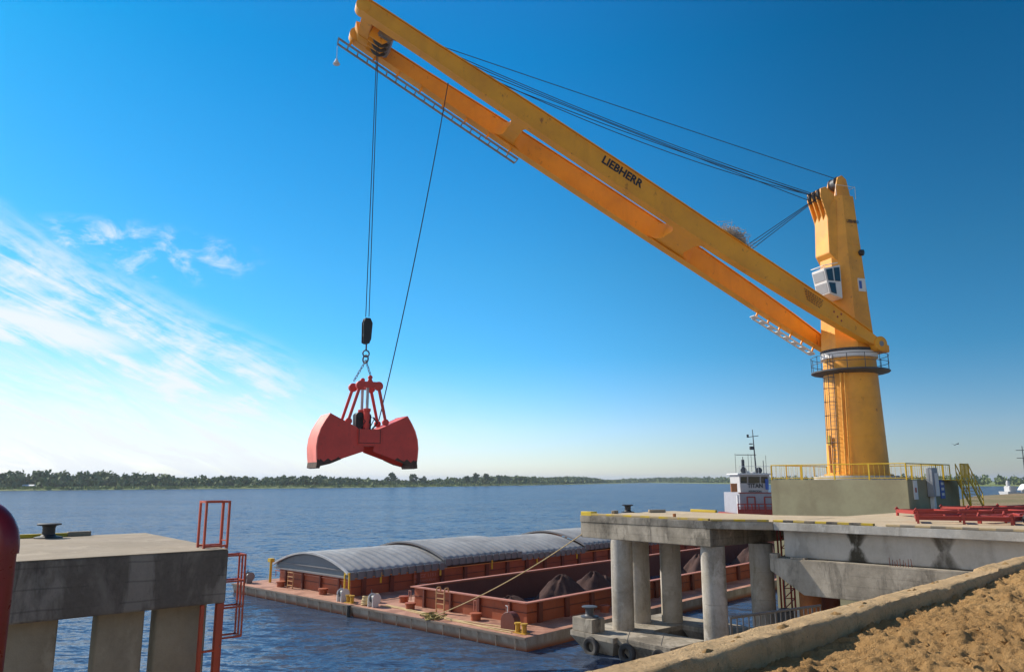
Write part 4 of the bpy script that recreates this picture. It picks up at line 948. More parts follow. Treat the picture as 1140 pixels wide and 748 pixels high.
# ------------------------------------------------------------------ hook block and grab
t = thing('hook_block', (GR.x, GR.y, 17.2), 'black pulley hook block hanging on the hoist ropes above the grab', 'hook block')
g1_ = D2(61); g2_ = V(-g1_.y, g1_.x, 0)
def hp(a, b_, z): q = GR+g1_*a+g2_*b_; return V(q.x, q.y, z)
for k in (-.17, .17):
    b = MB(); b.prism([hp(-.26,k-.03,17.27), hp(-.12,k-.03,17.20), hp(.12,k-.03,17.20), hp(.24,k-.03,17.50), hp(.3,k-.03,18.50), hp(.15,k-.03,18.80), hp(-.18,k-.03,18.80), hp(-.28,k-.03,18.50)], g2_*.06); b.build('cheek_plate', M['black'], t, bevel=.01)
for z_ in (17.75, 18.45):
    b = MB(); b.lathe(hp(0,0,z_), [(.06,-.1),(.22,-.1),(.18,0),(.22,.1),(.06,.1)], 18, g2_); b.build('sheave', M['steel'], t)
b = MB(); b.tube(hp(0,0,16.80), hp(0,0,17.25), .05, 8); b.torus(hp(0,0,16.60), g2_, .2, .045, 18, 7); b.build('hook', M['dark_steel'], t)
grab = thing('clamshell_grab', (GR.x, GR.y, 11.5), 'open red clamshell grab with two big curved shells hanging over the barges', 'grab')
ring = MB(); ring.torus(hp(-.02,.0,16.25), (g1_+g2_*.4).normalized(), .24, .05, 18, 7); ring.build('lifting_ring', M['dark_steel'], grab)
def chain(p, q):
    L = (q-p).length; k = int(L/.19); d = (q-p)/L; a = d.orthogonal().normalized(); c = d.cross(a); b = MB()
    for i in range(k+1):
        m_ = p+d*(i*L/k); ax, wd = (a, c) if i % 2 else (c, a)
        b.path([m_+d*.12*math.cos(s/8*6.283)+wd*.065*math.sin(s/8*6.283) for s in range(9)], .022, 5)
    return b.build('chain', M['dark_steel'], grab)
zc = 11.30                                   # hinge height
chain(hp(-.03,0,16.1), hp(-.42,.75,15.05)); chain(hp(.03,0,16.1), hp(.12,-.72,15.1))
# head: two yokes (near and far) joined
for k, sh in ((-.72, .0), (.72, .0)):
    b = MB(); b.lathe(hp(-.52+sh,k,14.55)-g2_*.14, [(.24,0),(.27,.03),(.27,.25),(.24,.28)], 16, g2_); b.lathe(hp(.62+sh,k,14.55)-g2_*.14, [(.24,0),(.27,.03),(.27,.25),(.24,.28)], 16, g2_)
    b.cbox(hp(.05+sh,k,14.62), g1_*1.15, g2_*.2, Z*.34); b.build('head_yoke', M['grab_red'], grab, bevel=.02)
    b = MB(); b.prism([hp(-.12,k-.04,14.74), hp(.28,k-.04,14.74), hp(.08,k-.04,15.12)], g2_*.08); b.lathe(hp(.08,k,15.05)-g2_*.08, [(.13,0),(.13,.16)], 12, g2_); b.build('chain_lug', M['grab_red'], grab)
b = MB(); b.cbox(hp(.05,0,14.58), g1_*.25, g2_*1.4, Z*.25); b.build('head_beam', M['grab_red'], grab, bevel=.02)
for k in (-.72,.72):
    for sg, x0, x1 in ((-1,-.52,-1.15), (1,.62,1.12)):
        b = MB(); b.tube(hp(x0,k,14.53), hp(x1,k,12.48), .10, 10, .09); b.lathe(hp(x1,k,12.39)-g2_*.12, [(.17,0),(.2,.03),(.2,.21),(.17,.24)], 14, g2_); b.build('arm_rod', M['grab_red'], grab)
for k in (-.5,.5):
    b = MB(); b.tube(hp(.02,k,12.60), hp(.02,k,14.45), .09, 12); b.build('piston_rod', M['chrome'], grab)
    b = MB(); b.tube(hp(.02,k,11.67), hp(.02,k,13.06), .19, 14); b.lathe(hp(.02,k,13.02), [(.19,0),(.23,.02),(.23,.16),(.19,.18)], 14); b.build('cylinder', M['grab_red'], grab)
b = MB(); b.cbox(hp(-.1,0,12.35), g1_*.95, g2_*.7, Z*1.1); b.tube(hp(-.35,-.4,12.77), hp(-.35,.4,12.77), .22, 12); b.build('hydraulic_motor', M['black'], grab, bevel=.05)
for i in range(6):
    a0 = rr.uniform(-.5,.5); b = MB(); b.path([hp(a0,-.45,12.69), hp(a0+.2,-.65,12.35+rr.uniform(-.1,.3)), hp(a0-.1,-.6,11.97)], .03, 5); b.build('hose', M['black'], grab)
b = MB(); b.cbox(hp(.05,0,11.46), g1_*1.45, g2_*2.2, Z*.95); b.build('centre_box', M['grab_red'], grab, bevel=.04)
b = MB(); b.box(hp(-.62,-1.109,11.10), g1_*.04, g2_*.008, Z*.85); b.box(hp(.68,-1.109,11.10), g1_*.04, g2_*.008, Z*.85); b.box(hp(-.62,-1.109,11.10), g1_*1.3, g2_*.008, Z*.04); b.build('centre_box_seam', M['hold_red'], grab)
# shells
def shell(sg):
    hw = .98
    pl = [(.12,.62),(.70,1.02),(1.98,1.42)]
    arc = [(1.98,1.50),(2.22,1.05),(2.42,.6),(2.55,.1),(2.60,-.45),(2.57,-1.0),(2.50,-1.58)]
    side = [(.30,.20),(.62,.72),(1.98,1.50)]+arc[1:]+[(.25,-.66)]
    f0 = lambda x, k, z: hp(sg*x*1.2+.05, k, zc+z)
    for k in (-hw, hw):
        b = MB(); b.prism([f0(x,k-.03,z) for x, z in side], g2_*.06); b.build('side_plate', M['grab_red'], grab, smooth=False)
    b = MB(); n_ = len(arc); vs = []
    for x, z in arc: vs += [f0(x,-hw-.05,z), f0(x,hw+.05,z), f0(x-.05,hw+.05,z), f0(x-.05,-hw-.05,z)]
    b.add(vs, [(0,1,2,3), tuple(4*n_-4+i for i in range(4))]+[(4*i+k, 4*i+(k+1) % 4, 4*i+4+(k+1) % 4, 4*i+4+k) for i in range(n_-1) for k in range(4)])
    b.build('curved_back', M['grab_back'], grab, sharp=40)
    b = MB(); b.prism([f0(.66,-hw,.72), f0(1.98,-hw,1.49), f0(1.98,-hw,1.44), f0(.66,-hw,.67)], g2_*2*hw); b.build('top_plate', M['grab_red'], grab, smooth=False)
    b = MB(); b.prism([f0(2.52,-hw-.07,-1.15), f0(2.56,-hw-.07,-1.62), f0(2.40,-hw-.07,-1.66), f0(2.35,-hw-.07,-1.5), f0(2.46,-hw-.07,-1.15)], g2_*(2*hw+.14)); b.build('cutting_lip', M['wornlip'], grab, smooth=False)
    for k in (-hw-.036, hw+.031):
        b = MB(); b.prism([f0(x,k,z) for x, z in ((1.35,-1.13),(1.5,-1.0),(1.62,-1.1),(1.85,-1.22),(2.0,-1.08),(2.2,-1.28),(2.36,-1.12),(2.46,-1.25),(2.5,-1.57),(1.9,-1.40))], g2_*.006); b.build('worn_edge', M['wornlip'], grab, smooth=False)
    for x in (.9,1.5):
        b = MB(); b.prism([f0(x,-.04,.62+.5*(x-.7)/1.28), f0(x+.35,-.04,.75+.5*(x-.7)/1.28), f0(x+.1,-.04,.2)], g2_*.08); b.build('rib', M['grab_red'], grab)
M['grab_back'] = painted('sunlit_grab_red', (.90,.22,.17), (.66,.13,.10), .55, .7, 1.6, rust=(.25,.09,.06))  # curved backs paler than the shells: sun highlight painted into the red
M['wornlip'] = painted('worn_dirty_steel', (.085,.05,.035), (.03,.022,.018), .8, .7, 4, rust=(.22,.12,.07))
shell(-1); shell(1)

# ------------------------------------------------------------------ barges
NC = V(.72, 42.95, 0)
def gp_(u, v, z): q = NC+BU*u+BW*v; return V(q.x, q.y, z)
DK = .72; RM = 1.95
def hull(v0, v1, label, Ln=62):
    t = thing('cargo_barge', tuple(gp_(Ln/2, (v0+v1)/2, 0)), label, 'barge', 'river barges moored side by side')
    b = MB(); lo = [gp_(.5,v0+.05,-1.2), gp_(Ln,v0+.05,-1.2), gp_(Ln,v1-.05,-1.2), gp_(.5,v1-.05,-1.2)]; hi = [gp_(0,v0,DK), gp_(Ln,v0,DK), gp_(Ln,v1,DK), gp_(0,v1,DK)]
    b.prism(lo, Z, top=hi); b.build('hull', M['hull_side'], t, bevel=.04)
    b = MB(); b.prism([gp_(.06,v0+.06,DK-.002), gp_(Ln,v0+.06,DK-.002), gp_(Ln,v1-.06,DK-.002), gp_(.06,v1-.06,DK-.002)], Z*.012); b.build('deck', M['barge_deck'], t)
    b = MB()
    for i in range(int((v1-v0)/1.45)): b.box(gp_(-.035, v0+.7+i*1.45, .05), BU*.03, BW*.06, Z*(DK-.1))
    b.box(gp_(-.05, v0, DK-.1), BU*.05, BW*(v1-v0), Z*.09); b.build('bow_fendering', M['hull_seam'], t)
    return t
m = Mat('barge_hull_side', .75, 0, .3); n1 = m.noise(1.2, 6, .7, (1,1,.3)); zc_ = m.n("ShaderNodeSeparateXYZ"); m.set(zc_.inputs[0], m.tc)
c = m.mix(m.ramp(n1, .35, .65), (.42,.37,.31), (.22,.17,.13)); c = m.mix(m.ramp(m.math('ADD', zc_.outputs[2], m.math('MULTIPLY', n1, .35)), .22, .5, 1, 0), c, (.26,.085,.035)); m.color(c); M['hull_side'] = m.m
M['hull_seam'] = painted('hull_seam', (.20,.16,.13), (.09,.07,.055), .8, .6, 2)
ob = hull(0, 15.75, 'open red river barge with bare dirty hold and brown ore heaps')
cb = hull(15.9, 32.2, 'red river barge covered with grey corrugated arched hatch covers')
def coaming(par, u0, u1, v0, v1, rim, open_, rimmat):
    # walls with real thickness; stiffeners outside
    th = .12
    def wall(a, b_, c_, d_): return (a, b_, c_, d_)
    z1 = rim-.06
    for (pu, pv, du, dv, nm) in ((u0,v0,u1-u0,0,'s'), (u0,v1-th,u1-u0,0,'s'), (u0,v0+th,0,v1-v0-2*th,'e'), (u1-th,v0+th,0,v1-v0-2*th,'e')):
        b = MB()
        if nm == 's': b.box(gp_(pu,pv,DK+.012), BU*du, BW*th, Z*(z1-DK))
        else: b.box(gp_(pu,pv,DK+.012), BU*th, BW*dv, Z*(z1-DK))
        b.build('coaming_wall', M['barge_red'], par, smooth=False)
    b = MB()
    for (pu, pv, du, dv) in ((u0-.22,v0-.22,u1-u0+.44,.36), (u0-.22,v1-.14,u1-u0+.44,.36), (u0-.22,v0+.14,.36,v1-v0-.28), (u1-.14,v0+.14,.36,v1-v0-.28)):
        b.box(gp_(pu,pv,z1+.013), BU*du, BW*dv, Z*.07)
    b.build('coaming_rim', rimmat, par, smooth=False)
    k = int((u1-u0)/2.6)
    for i in range(k):
        u = u0+.9+i*2.6
        b = MB(); b.box(gp_(u,v0-.20,DK+.012), BU*.34, BW*.196, Z*(z1-DK-.02)); b.build('stiffener', M['rib_dark'], par, smooth=False)
    for i in range(4):
        v = v0+1.2+i*(v1-v0-2.4)/3; b = MB(); b.box(gp_(u0-.2,v,DK+.012), BU*.196, BW*.16, Z*(z1-DK-.02)); b.build('stiffener', M['rib_dark'], par, smooth=False)
    b = MB(); b.box(gp_(u0-.05,v0-.05,DK+.62), BU*(u1-u0), BW*.046, Z*.05); b.box(gp_(u0-.05,v0,DK+.62), BU*.046, BW*(v1-v0), Z*.05); b.build('wall_bead', M['rib_dark'], par, smooth=False)
coaming(ob, 2.9, 58, 2.45, 12.6, RM, True, M['barge_rim'])
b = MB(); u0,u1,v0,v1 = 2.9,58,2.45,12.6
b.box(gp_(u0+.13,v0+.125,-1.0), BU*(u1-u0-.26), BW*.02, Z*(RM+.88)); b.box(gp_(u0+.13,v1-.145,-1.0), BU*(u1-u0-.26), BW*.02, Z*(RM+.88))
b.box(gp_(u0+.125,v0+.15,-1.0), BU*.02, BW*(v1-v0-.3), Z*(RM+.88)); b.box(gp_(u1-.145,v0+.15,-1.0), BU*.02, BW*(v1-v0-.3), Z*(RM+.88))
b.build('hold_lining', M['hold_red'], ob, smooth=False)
# cut the deck & hull for the hold: build hull top as frame instead
for o in [c for c in kids(ob) if c.name.split('.')[0] in ('hull', 'deck')]:
    bm = bmesh.new(); bm.from_mesh(o.data)
    cutter = MB(); cutter.box(gp_(u0+.11,v0+.11,-1.0), BU*(u1-u0-.22), BW*(v1-v0-.22), Z*5)
    co = cutter.build('cutter', M['hold_red'], smooth=False, org=ORG[ob])
    md = o.modifiers.new('hold', 'BOOLEAN'); md.object = co; md.operation = 'DIFFERENCE'; md.solver = 'EXACT'
    bm.free(); bpy.context.view_layer.update()
    dg = bpy.context.evaluated_depsgraph_get(); nm_ = bpy.data.meshes.new_from_object(o.evaluated_get(dg))
    o.modifiers.clear(); o.data = nm_; bpy.data.objects.remove(co)
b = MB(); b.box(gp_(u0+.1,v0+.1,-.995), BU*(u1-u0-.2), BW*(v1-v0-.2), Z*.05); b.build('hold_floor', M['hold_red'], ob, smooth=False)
coaming(cb, 2.2, 58, 18.9, 28.6, 2.0, False, M['barge_rim'])
# arched corrugated hatch covers
def cover(u0, u1, lift, lab_end):
    v0, v1 = 18.65, 28.85; n = 22; rise = 1.14; rr_ = []; vs = []; fs = []
    k = int((u1-u0)/.16); zb = 2.05+lift
    def arcz(t_): return zb+.30+rise*math.sin(math.pi*t_)**.85
    for i in range(k+1):
        u = u0+(u1-u0)*i/k; ph = (u/.8) % 1.; rib = .085 if ph < .42 else 0.
        for j in range(n+1):
            tt = j/n; v = v0+(v1-v0)*tt
            vs.append(gp_(u, v, arcz(tt)+rib))
    for i in range(k):
        for j in range(n): fs.append((i*(n+1)+j, (i+1)*(n+1)+j, (i+1)*(n+1)+j+1, i*(n+1)+j+1))
    b = MB(); b.add(vs, fs); o = b.build('hatch_cover', M['cover'], cb, sharp=30)
    sm = o.modifiers.new('thick', 'SOLIDIFY'); sm.thickness = .04; sm.offset = -1
    # side skirt of teeth
    b = MB(); i = 0; u = u0
    while u < u1-.3:
        b.box(gp_(u, v0-.12, zb-.12), BU*.52, BW*.115, Z*.54); u += .8
    b.box(gp_(u0, v0-.02, zb-.1), BU*(u1-u0), BW*.05, Z*.42); b.build('cover_skirt', M['cover_end'], o, smooth=False)
    # end lip arc
    b = MB(); vs = []
    for j in range(n+1):
        tt = j/n; v = v0+(v1-v0)*tt; z = arcz(tt)
        vs += [gp_(u0-.07,v,z-.05), gp_(u0+.10,v,z-.05), gp_(u0+.10,v,z+.09), gp_(u0-.07,v,z+.09)]
    b.add(vs, [(0,1,2,3), tuple(4*n+i for i in range(4))]+[(4*i+q, 4*i+(q+1) % 4, 4*i+4+(q+1) % 4, 4*i+4+q) for i in range(n) for q in range(4)])
    b.build('end_lip', M['cover_seam'] if lab_end else M['cover_lip'], o, sharp=40)
    if not lab_end:
        b = MB(); poly = [gp_(u0+.2, v0+(v1-v0)*j/n, arcz(j/n)-.06) for j in range(n+1)]; poly = [gp_(u0+.2, v0, zb-.05)]+poly+[gp_(u0+.2, v1, zb-.05)]
        b.prism(poly, BU*.05); b.build('end_panel', M['cover_end'], o, smooth=False)
        b = MB(); b.box(gp_(u0+.1, v0+.3, zb+.45), BU*.08, BW*(v1-v0-.6), Z*.07); b.box(gp_(u0+.0, v0+.0, zb-.02), BU*.2, BW*(v1-v0), Z*.10); b.build('end_beam', M['cover_seam'], o, smooth=False)
    return o
us = [1.75, 11.2, 20.6, 30.1, 39.6, 49.0, 58.2]
for i in range(6): cover(us[i], us[i+1]+.25 if i % 2 == 0 else us[i+1]-.15, 0.26 if i % 2 else .0, i > 0)
# yellow stops under the cover
b = MB(); b.box(gp_(2, 18.6, 1.98), BU*56, BW*.05, Z*.06); b.build('cover_track', painted('orange_rail', (.55,.20,.03), (.35,.12,.03)), cb)
for u in (4.6, 10.6, 16.6, 22.6, 28.6, 34.6, 40.6): b = MB(); b.box(gp_(u, 18.55, 1.5), BU*.14, BW*.06, Z*.75); b.build('cover_latch', M['rail_yellow'], cb)
# yellow corner frame
for dv in (0, .55): b = MB(); b.box(gp_(1.7, 18.45+dv, DK), BU*.1, BW*.1, Z*1.75); b.build('corner_post', M['hazard_orange'] if 'hazard_orange' in M else M['rail_yellow'], cb)
b = MB(); b.box(gp_(1.7, 18.45, 2.3), BU*.1, BW*.65, Z*.1); b.build('corner_post', M['rail_yellow'], cb)
# ladders on coaming ends
def lad_(par, u, v, zt, mat, hoop=False):
    b = MB()
    for dv in (0, .75):
        if hoop: b.path([gp_(u-.25,v+dv,DK), gp_(u-.25,v+dv,zt+.15), gp_(u-.15,v+dv,zt+.3), gp_(u+.05,v+dv,zt+.3), gp_(u+.12,v+dv,zt+.05)], .05, 6)
        else: b.path([gp_(u-.25,v+dv,DK), gp_(u-.2,v+dv,zt)], .05, 6)
    for i in range(4): b.cbox(gp_(u-.25, v+.375, DK+.25+i*.32), BU*.07, BW*.75, Z*.06)
    return b.build('ladder', M[mat], par)
M['ladder_tan'] = painted('ladder_tan', (.55,.30,.13), (.35,.16,.08), .6, .5, 3)
lad_(ob, 2.3, 8.7, RM, 'ladder_tan', True); lad_(cb, 1.8, 25.6, RM-.05, 'ladder_tan')
# sign boards on coamings
def board(par, u, v, t1, t2, mat):
    b = MB(); b.box(gp_(u, v-.05, 1.05), BU*2.5, BW*.045, Z*.85); o = b.build('name_board', M['barge_red'], par)
    lettering('lettering', t1, .36, gp_(u+.1, v-.052, 1.50), BU, Z, M[mat], o, .012, .01, width=2.2); lettering('lettering', t2, .26, gp_(u+.1, v-.052, 1.16), BU, Z, M[mat], o, .012, .006, width=2.2)
M['ltr_tan'] = painted('letter_tan', (.50,.33,.18), (.35,.2,.1), .7, .4, 4); M['ltr_pink'] = painted('letter_pink', (.40,.16,.12), (.3,.1,.08), .7, .4, 4)
board(ob, 8.6, 2.55, 'INCZ 1151', 'BARRANQUERAS', 'ltr_tan'); board(cb, 8.0, 18.8, 'INCZ 1151', 'BARRANQUERAS', 'ltr_pink')
M['bitt_yellow'] = painted('bitt_yellow', (.52,.30,.02), (.30,.15,.03), .6, .6, 4, rust=(.2,.08,.03))
# deck fittings that are parts of the barges
def bittpair(par, u, v, mat, s=1.):
    b = MB()
    b.box(gp_(u-.25*s, v-.25*s, DK), BU*(.5*s), BW*(.95*s), Z*.05)
    for dv in (0, .5*s): b.lathe(gp_(u, v+dv, DK+.05), [(.15*s,0),(.15*s,.42*s),(.21*s,.44*s),(.21*s,.52*s)], 14)
    return b.build('bitts', M[mat], par)
bittpair(ob, .8, .8, 'bitt_yellow', .95); bittpair(cb, .6, 16.5, 'bitt_yellow', .9)
for par, u, v in ((ob,1.9,5.7), (ob,1.7,11.6), (cb,1.6,21.5), (cb,1.6,27.4), (ob, 9.5, 1.6), (cb, 8.5, 18.1), (ob, 3.3, 14.2)):
    b = MB(); b.lathe(gp_(u, v, DK), [(.30,0),(.30,.30),(.36,.32),(.36,.42),(.1,.46)], 16); b.build('hatch_vent', M['barge_red'], par)
for v in (3.3, 6.0, 12.2): b = MB(); b.path([gp_(2.25,v,DK+.45), gp_(2.25,v,DK+1.05), gp_(2.25,v+.22,DK+1.05), gp_(2.25,v+.22,DK+.45)], .035, 6); b.build('grab_handle', M['barge_rim'], ob)
b = MB(); b.box(gp_(2.1,19.0,DK+1.05), BU*.05, BW*10.2, Z*.07); b.build('end_beam', M['barge_rim'], cb)
# hand winches on deck
def winch(u, v, label, mat='signwhite'):
    o = gp_(u, v, DK+.012)
    t = thing('deck_winch', tuple(o), label, 'winch', 'hand winches on the barge decks')
    for dv, nm in ((-.24,'side_plate'), (.24,'side_plate')):
        b = MB(); b.lathe(o+BW*dv+Z*.5-BW*.03, [(.34,0),(.36,.02),(.34,.06)], 18, BW); b.box(o+BW*dv-BW*.03-BU*.35, BU*.5, BW*.06, Z*.4); b.build(nm, M[mat], t)
    b = MB(); b.tube(o-BW*.24+Z*.5, o+BW*.24+Z*.5, .26, 14); b.build('drum', M['dark_steel'], t)
    b = MB(); b.path([o+BW*.3+Z*.5, o+BW*.42+Z*.5, o+BW*.42+Z*1.05+BU*.1], .035, 6); b.build('crank', M['dark_steel'], t)
winch(.75, 14.2, 'pale hand winch beside the seam between the two barges, right of the yellow bitts'); winch(.7, 17.7, 'pale hand winch standing beside the yellow corner posts of the covered barge', 'signwhite'); winch(1.0, 31.3, 'grey hand winch alone at the far left corner of the covered barge', 'steel')
t = thing('cable_drum', tuple(gp_(.95,2.6,DK)), 'dark round topped steel housing near the front corner of the open barge', 'winch')
b = MB(); c0 = gp_(.95,2.2,DK+.012); pl = [c0+BW*x+Z*z for x, z in [(-.55,0),(.55,0)]+[(.55*math.cos(a), .45+.5*math.sin(a)) for a in [i/10*math.pi for i in range(11)]]]
b.prism(pl, BU*.5); b.build('housing', M['rib_dark'], t, bevel=.02)
b = MB(); b.path([c0+BW*.0+Z*.95, c0+Z*1.25, c0+BW*.15+Z*1.3], .025, 5); b.build('handle', M['signwhite'], t)
# crumpled things on the covered barge deck: yellow rope sacks
for i, (u, v, lb) in enumerate(((.75,15.1,'tan rope bundle beside the pale winch on the seam between the barges'), (1.9,15.6,'small tan rope bundle behind the other one beside the yellow bitts'))):
    b = MB(); c0 = gp_(u, v, DK+.012)
    for k in range(5): b.torus(c0+Z*(.07+k*.11), V(rr.gauss(0,.08), rr.gauss(0,.08), 1).normalized(), .28-.02*k, .075, 14, 6)
    tag(b.build('rope_bundle', M['fibre'], org=c0), lb, 'rope', 'rope bundles on the barge decks')
# loose coil and long ropes on the open barge deck
b = MB(); c0 = gp_(.5, 8.1, DK+.03)
for k in range(14): b.torus(c0+BU*rr.gauss(0,.12)+BW*rr.gauss(0,.35)+Z*rr.uniform(.02,.2), V(rr.gauss(0,.25), rr.gauss(0,.25), 1).normalized(), rr.uniform(.2,.42), .035, 14, 5)
M['coil'] = painted('old_rope', (.34,.26,.08), (.15,.12,.05), .95, .6, 6)
tag(b.build('rope_coil', M['coil'], org=c0), 'tangled olive rope pile at the foot of the tan barge ladder', 'rope')
b = MB()
for k in range(3):
    pts = []
    for i in range(26):
        s_ = i/25; v = 14.0-(14.0-1.4)*s_; u = 1.15+.35*math.sin(s_*5+k*1.3)+.14*k-.4*s_; pts.append(gp_(u, v, DK+.04))
    b.path(pts, .045, 6)
tag(b.build('mooring_line', M['fibre'], org=gp_(1,8,DK)), 'slack tan mooring ropes lying along the front deck of the open barge', 'rope')
p_, q_ = gp_(.6, 8.1, DK+.1), V(4.1, 45.55, 5.95)
k = 16; b = MB(); b.path([p_+(q_-p_)*(i/k)-Z*.35*4*(i/k)*(1-i/k) for i in range(k+1)], .032, 6)
tag(b.build('mooring_line', M['fibre'], org=p_), 'taut tan mooring rope running from the barge deck up to the pier', 'rope')
# yellow life-ring post at far-left end
t = thing('deck_post', tuple(gp_(2.4,30.2,DK)), 'yellow steel davit post at the far left end of the covered barge', 'post')
b = MB(); c0 = gp_(2.4,30.4,DK+.012); b.tube(c0, c0+Z*1.75, .11, 8); b.build('post', M['rail_yellow'], t)
b = MB(); b.cbox(c0+Z*1.75, BU*.4, BW*.5, Z*.3); b.build('head', M['rail_yellow'], t, bevel=.03)
b = MB(); b.path([c0+Z*.4+BU*.5, c0+Z*.9+BU*.5, c0+Z*.9-BW*.9+BU*.4, c0+Z*.3-BW*.9+BU*.4], .03, 6); b.build('guard_rail', M['barge_rim'], t)
# timber dolphin / rubbing post at the seam
b = MB(); c0 = gp_(-.12, 15.85, -.8); b.lathe(c0, [(.13,0),(.14,.8),(.12,1.55)], 10); tag(b.build('rubbing_post', M['rubber'], org=c0), 'dark round rubbing post at the seam between the barge bows', 'post')
# ore heaps
HEAPS = [(8.2,8.6,1.15,2.0,'smallest low brown ore heap, nearest the ladder end of the open hold'),
 (15.3,11.6,1.85,3.4,'broad brown ore heap second from the ladder end of the open hold'),
 (19.3,11.6,1.75,3.0,'pointed brown ore heap behind the broad one, left of the first pier column'),
 (20.8,9.9,1.3,2.8,'brown ore heap seen just left of the front pier column, low against the rim'),
 (36.5,14.6-2.9,1.9,3.2,'rounded brown ore heap framed between the two left pier columns'),
 (39.3,10.8,1.6,2.9,'brown ore heap with a sharp lit flank left of the third pier column'),
 (48.5,11.0,1.9,3.0,'brown ore heap seen between the two right pier columns, left one'),
 (53.0,10.5,1.9,3.0,'brown ore heap seen between the two right pier columns, right one')]
for i, (u, v, pk, rad, lb) in enumerate(HEAPS):
    v = min(v, 9.7); n = 40; m_ = 16; vs = []; r_ = np.random.default_rng(i); ph = r_.uniform(0, 6.28, 4)
    c0 = gp_(u, v, -.94); hgt = pk+.94; rad = 3.0 if v < 9.8 else rad; rad = min(rad, 12.5-v, v-3.0)
    vs.append(c0+Z*(hgt*.995))
    for a_ in range(1, m_+1):
        for b_ in range(n):
            th = b_/n*6.2832; fr_ = a_/m_; rr2 = rad*fr_*(1+.16*math.sin(2*th+ph[0])+.10*math.sin(5*th+ph[1])+.04*math.sin(11*th+ph[3]))
            el = 1.0 if True else 0; hz = hgt*(.62*(1-fr_**1.3)+.38*(math.cos(math.pi*fr_)+1)/2)*(1+.05*math.sin(5*th+ph[2]+fr_*4))
            vs.append(c0+BU*rr2*math.cos(th)*1.25+BW*rr2*math.sin(th)+Z*max(hz, 0.)+Z*r_.normal()*.035)
    fs = [(0, 1+b_, 1+(b_+1) % n) for b_ in range(n)]+[(1+a_*n+b_, 1+(a_+1)*n+b_, 1+(a_+1)*n+(b_+1) % n, 1+a_*n+(b_+1) % n) for a_ in range(m_-1) for b_ in range(n)]
    b = MB(); b.add(vs, fs); tag(b.build('ore_heap', M['ore'], org=c0, sharp=80), lb, 'ore heap', 'ore heaps in the open barge hold')

# ------------------------------------------------------------------ tug
M['tugwhite'] = painted('tug_white', (.48,.48,.49), (.42,.41,.40), .5, .5, 2, rust=(.36,.26,.2))
TG = V(34.75, 112, 0); tu = D2(88); tv = V(-tu.y, tu.x, 0)
if tv.y > 0: tv = -tv            # tv towards the camera
def tg(a, b_, z): q = TG+tu*a+tv*b_; return V(q.x, q.y, z)
t = thing('push_tug', (TG.x, TG.y, 0), 'white and red push tug with a wheelhouse full of masts behind the pier', 'boat')
b = MB(); b.prism([tg(-3.2,-12,-1), tg(3.2,-12,-1), tg(3.2,3.2,-1), tg(-3.2,3.2,-1)], Z, top=[tg(-3.4,-12,1.6), tg(3.4,-12,1.6), tg(3.4,3.6,1.6), tg(-3.4,3.6,1.6)]); b.build('hull', M['steel_red'], t, bevel=.1)
b = MB(); b.box(tg(-2.6,-9,1.6), tu*5.2, tv*10.5, Z*2.6); b.build('lower_deckhouse', M['steel_red'], t, bevel=.05)
M['lav'] = painted('shaded_tug_white', (.34,.34,.38), (.26,.25,.27), .5, .5, 2, rust=(.30,.2,.15))  # grey-lavender instead of white: the deckhouse's shade is painted into the colour
b = MB(); b.box(tg(-2.2,-7,4.2), tu*4.6, tv*7.4, Z*3.0); b.build('middle_deckhouse', M['lav'], t, bevel=.05)
b = MB(); b.prism([tg(-1.95,-4,7.2), tg(2.05,-4,7.2), tg(2.05,.2,7.2), tg(-1.95,.2,7.2)], Z, top=[tg(-2.15,-4,9.7), tg(2.25,-4,9.7), tg(2.25,.5,9.7), tg(-2.15,.5,9.7)]); wh = b.build('wheelhouse', M['tugwhite'], t, bevel=.04)
for x0, x1 in ((-1.95,-1.05),(-.85,.8),(1.0,1.95)): 
    b = MB(); b.prism([tg(x0,.41,8.55), tg(x1,.41,8.55), tg(x1,.53,9.45), tg(x0,.53,9.45)], tv*.03); b.build('window', M['glass'], wh)
b = MB(); b.box(tg(-2.5,-4.3,9.7), tu*5.1, tv*5.2, Z*.22); b.build('roof', M['white'], t, bevel=.05)
lettering('lettering', 'TITAN', .85, tg(-1.0, .33, 7.9), tu, V(0,0,1), M['black'], wh, .10, .02, width=2.2)
lettering('lettering', 'ASUNCION', .4, tg(-.9, .27, 7.27), tu, V(0,0,1), M['black'], wh, .09, .01, width=1.9)
for x0 in (-1.15, 1.35):
    bars(t, 'door_frame', [(tg(x0,.45,4.2), tg(x0,.45,6.6)), (tg(x0+1.1,.45,4.2), tg(x0+1.1,.45,6.6)), (tg(x0,.45,6.6), tg(x0+1.1,.45,6.6))], .07, M['steel_red'])
b = MB(); b.box(tg(-2.4,.4,7.12), tu*5.05, tv*.12, Z*.12); b.build('deck_trim', M['steel_red'], t)
for z_ in (5.15, 5.65): bars(t, 'guard_rail', [(tg(-2.9,1.5,z_), tg(2.9,1.5,z_))], .06, M['steel_red'])
for x_ in (-2.9,-1.9,-.9,.1,1.1,2.0,2.9): bars(t, 'rail_post', [(tg(x_,1.5,3.8), tg(x_,1.5,5.7))], .06, M['steel_red'])
b = MB(); b.box(tg(-2.9,1.45,3.2), tu*5.8, tv*.06, Z*1.75); b.build('bulwark', M['steel_red'], t)
b = MB(); b.box(tg(-1.95,.2,9.92), tu*4.0, tv*.05, Z*.05); b.build('roof_rail', M['dark_steel'], t)
for x_ in (-2.2,-1.2,.6,1.6,2.3): b = MB(); b.tube(tg(x_,.75,9.9), tg(x_,.75,10.9), .03, 5); b.build('roof_rail_post', M['white'], t)
b = MB(); b.tube(tg(-2.2,.75,10.9), tg(2.3,.75,10.9), .03, 5); b.build('roof_rail', M['white'], t)
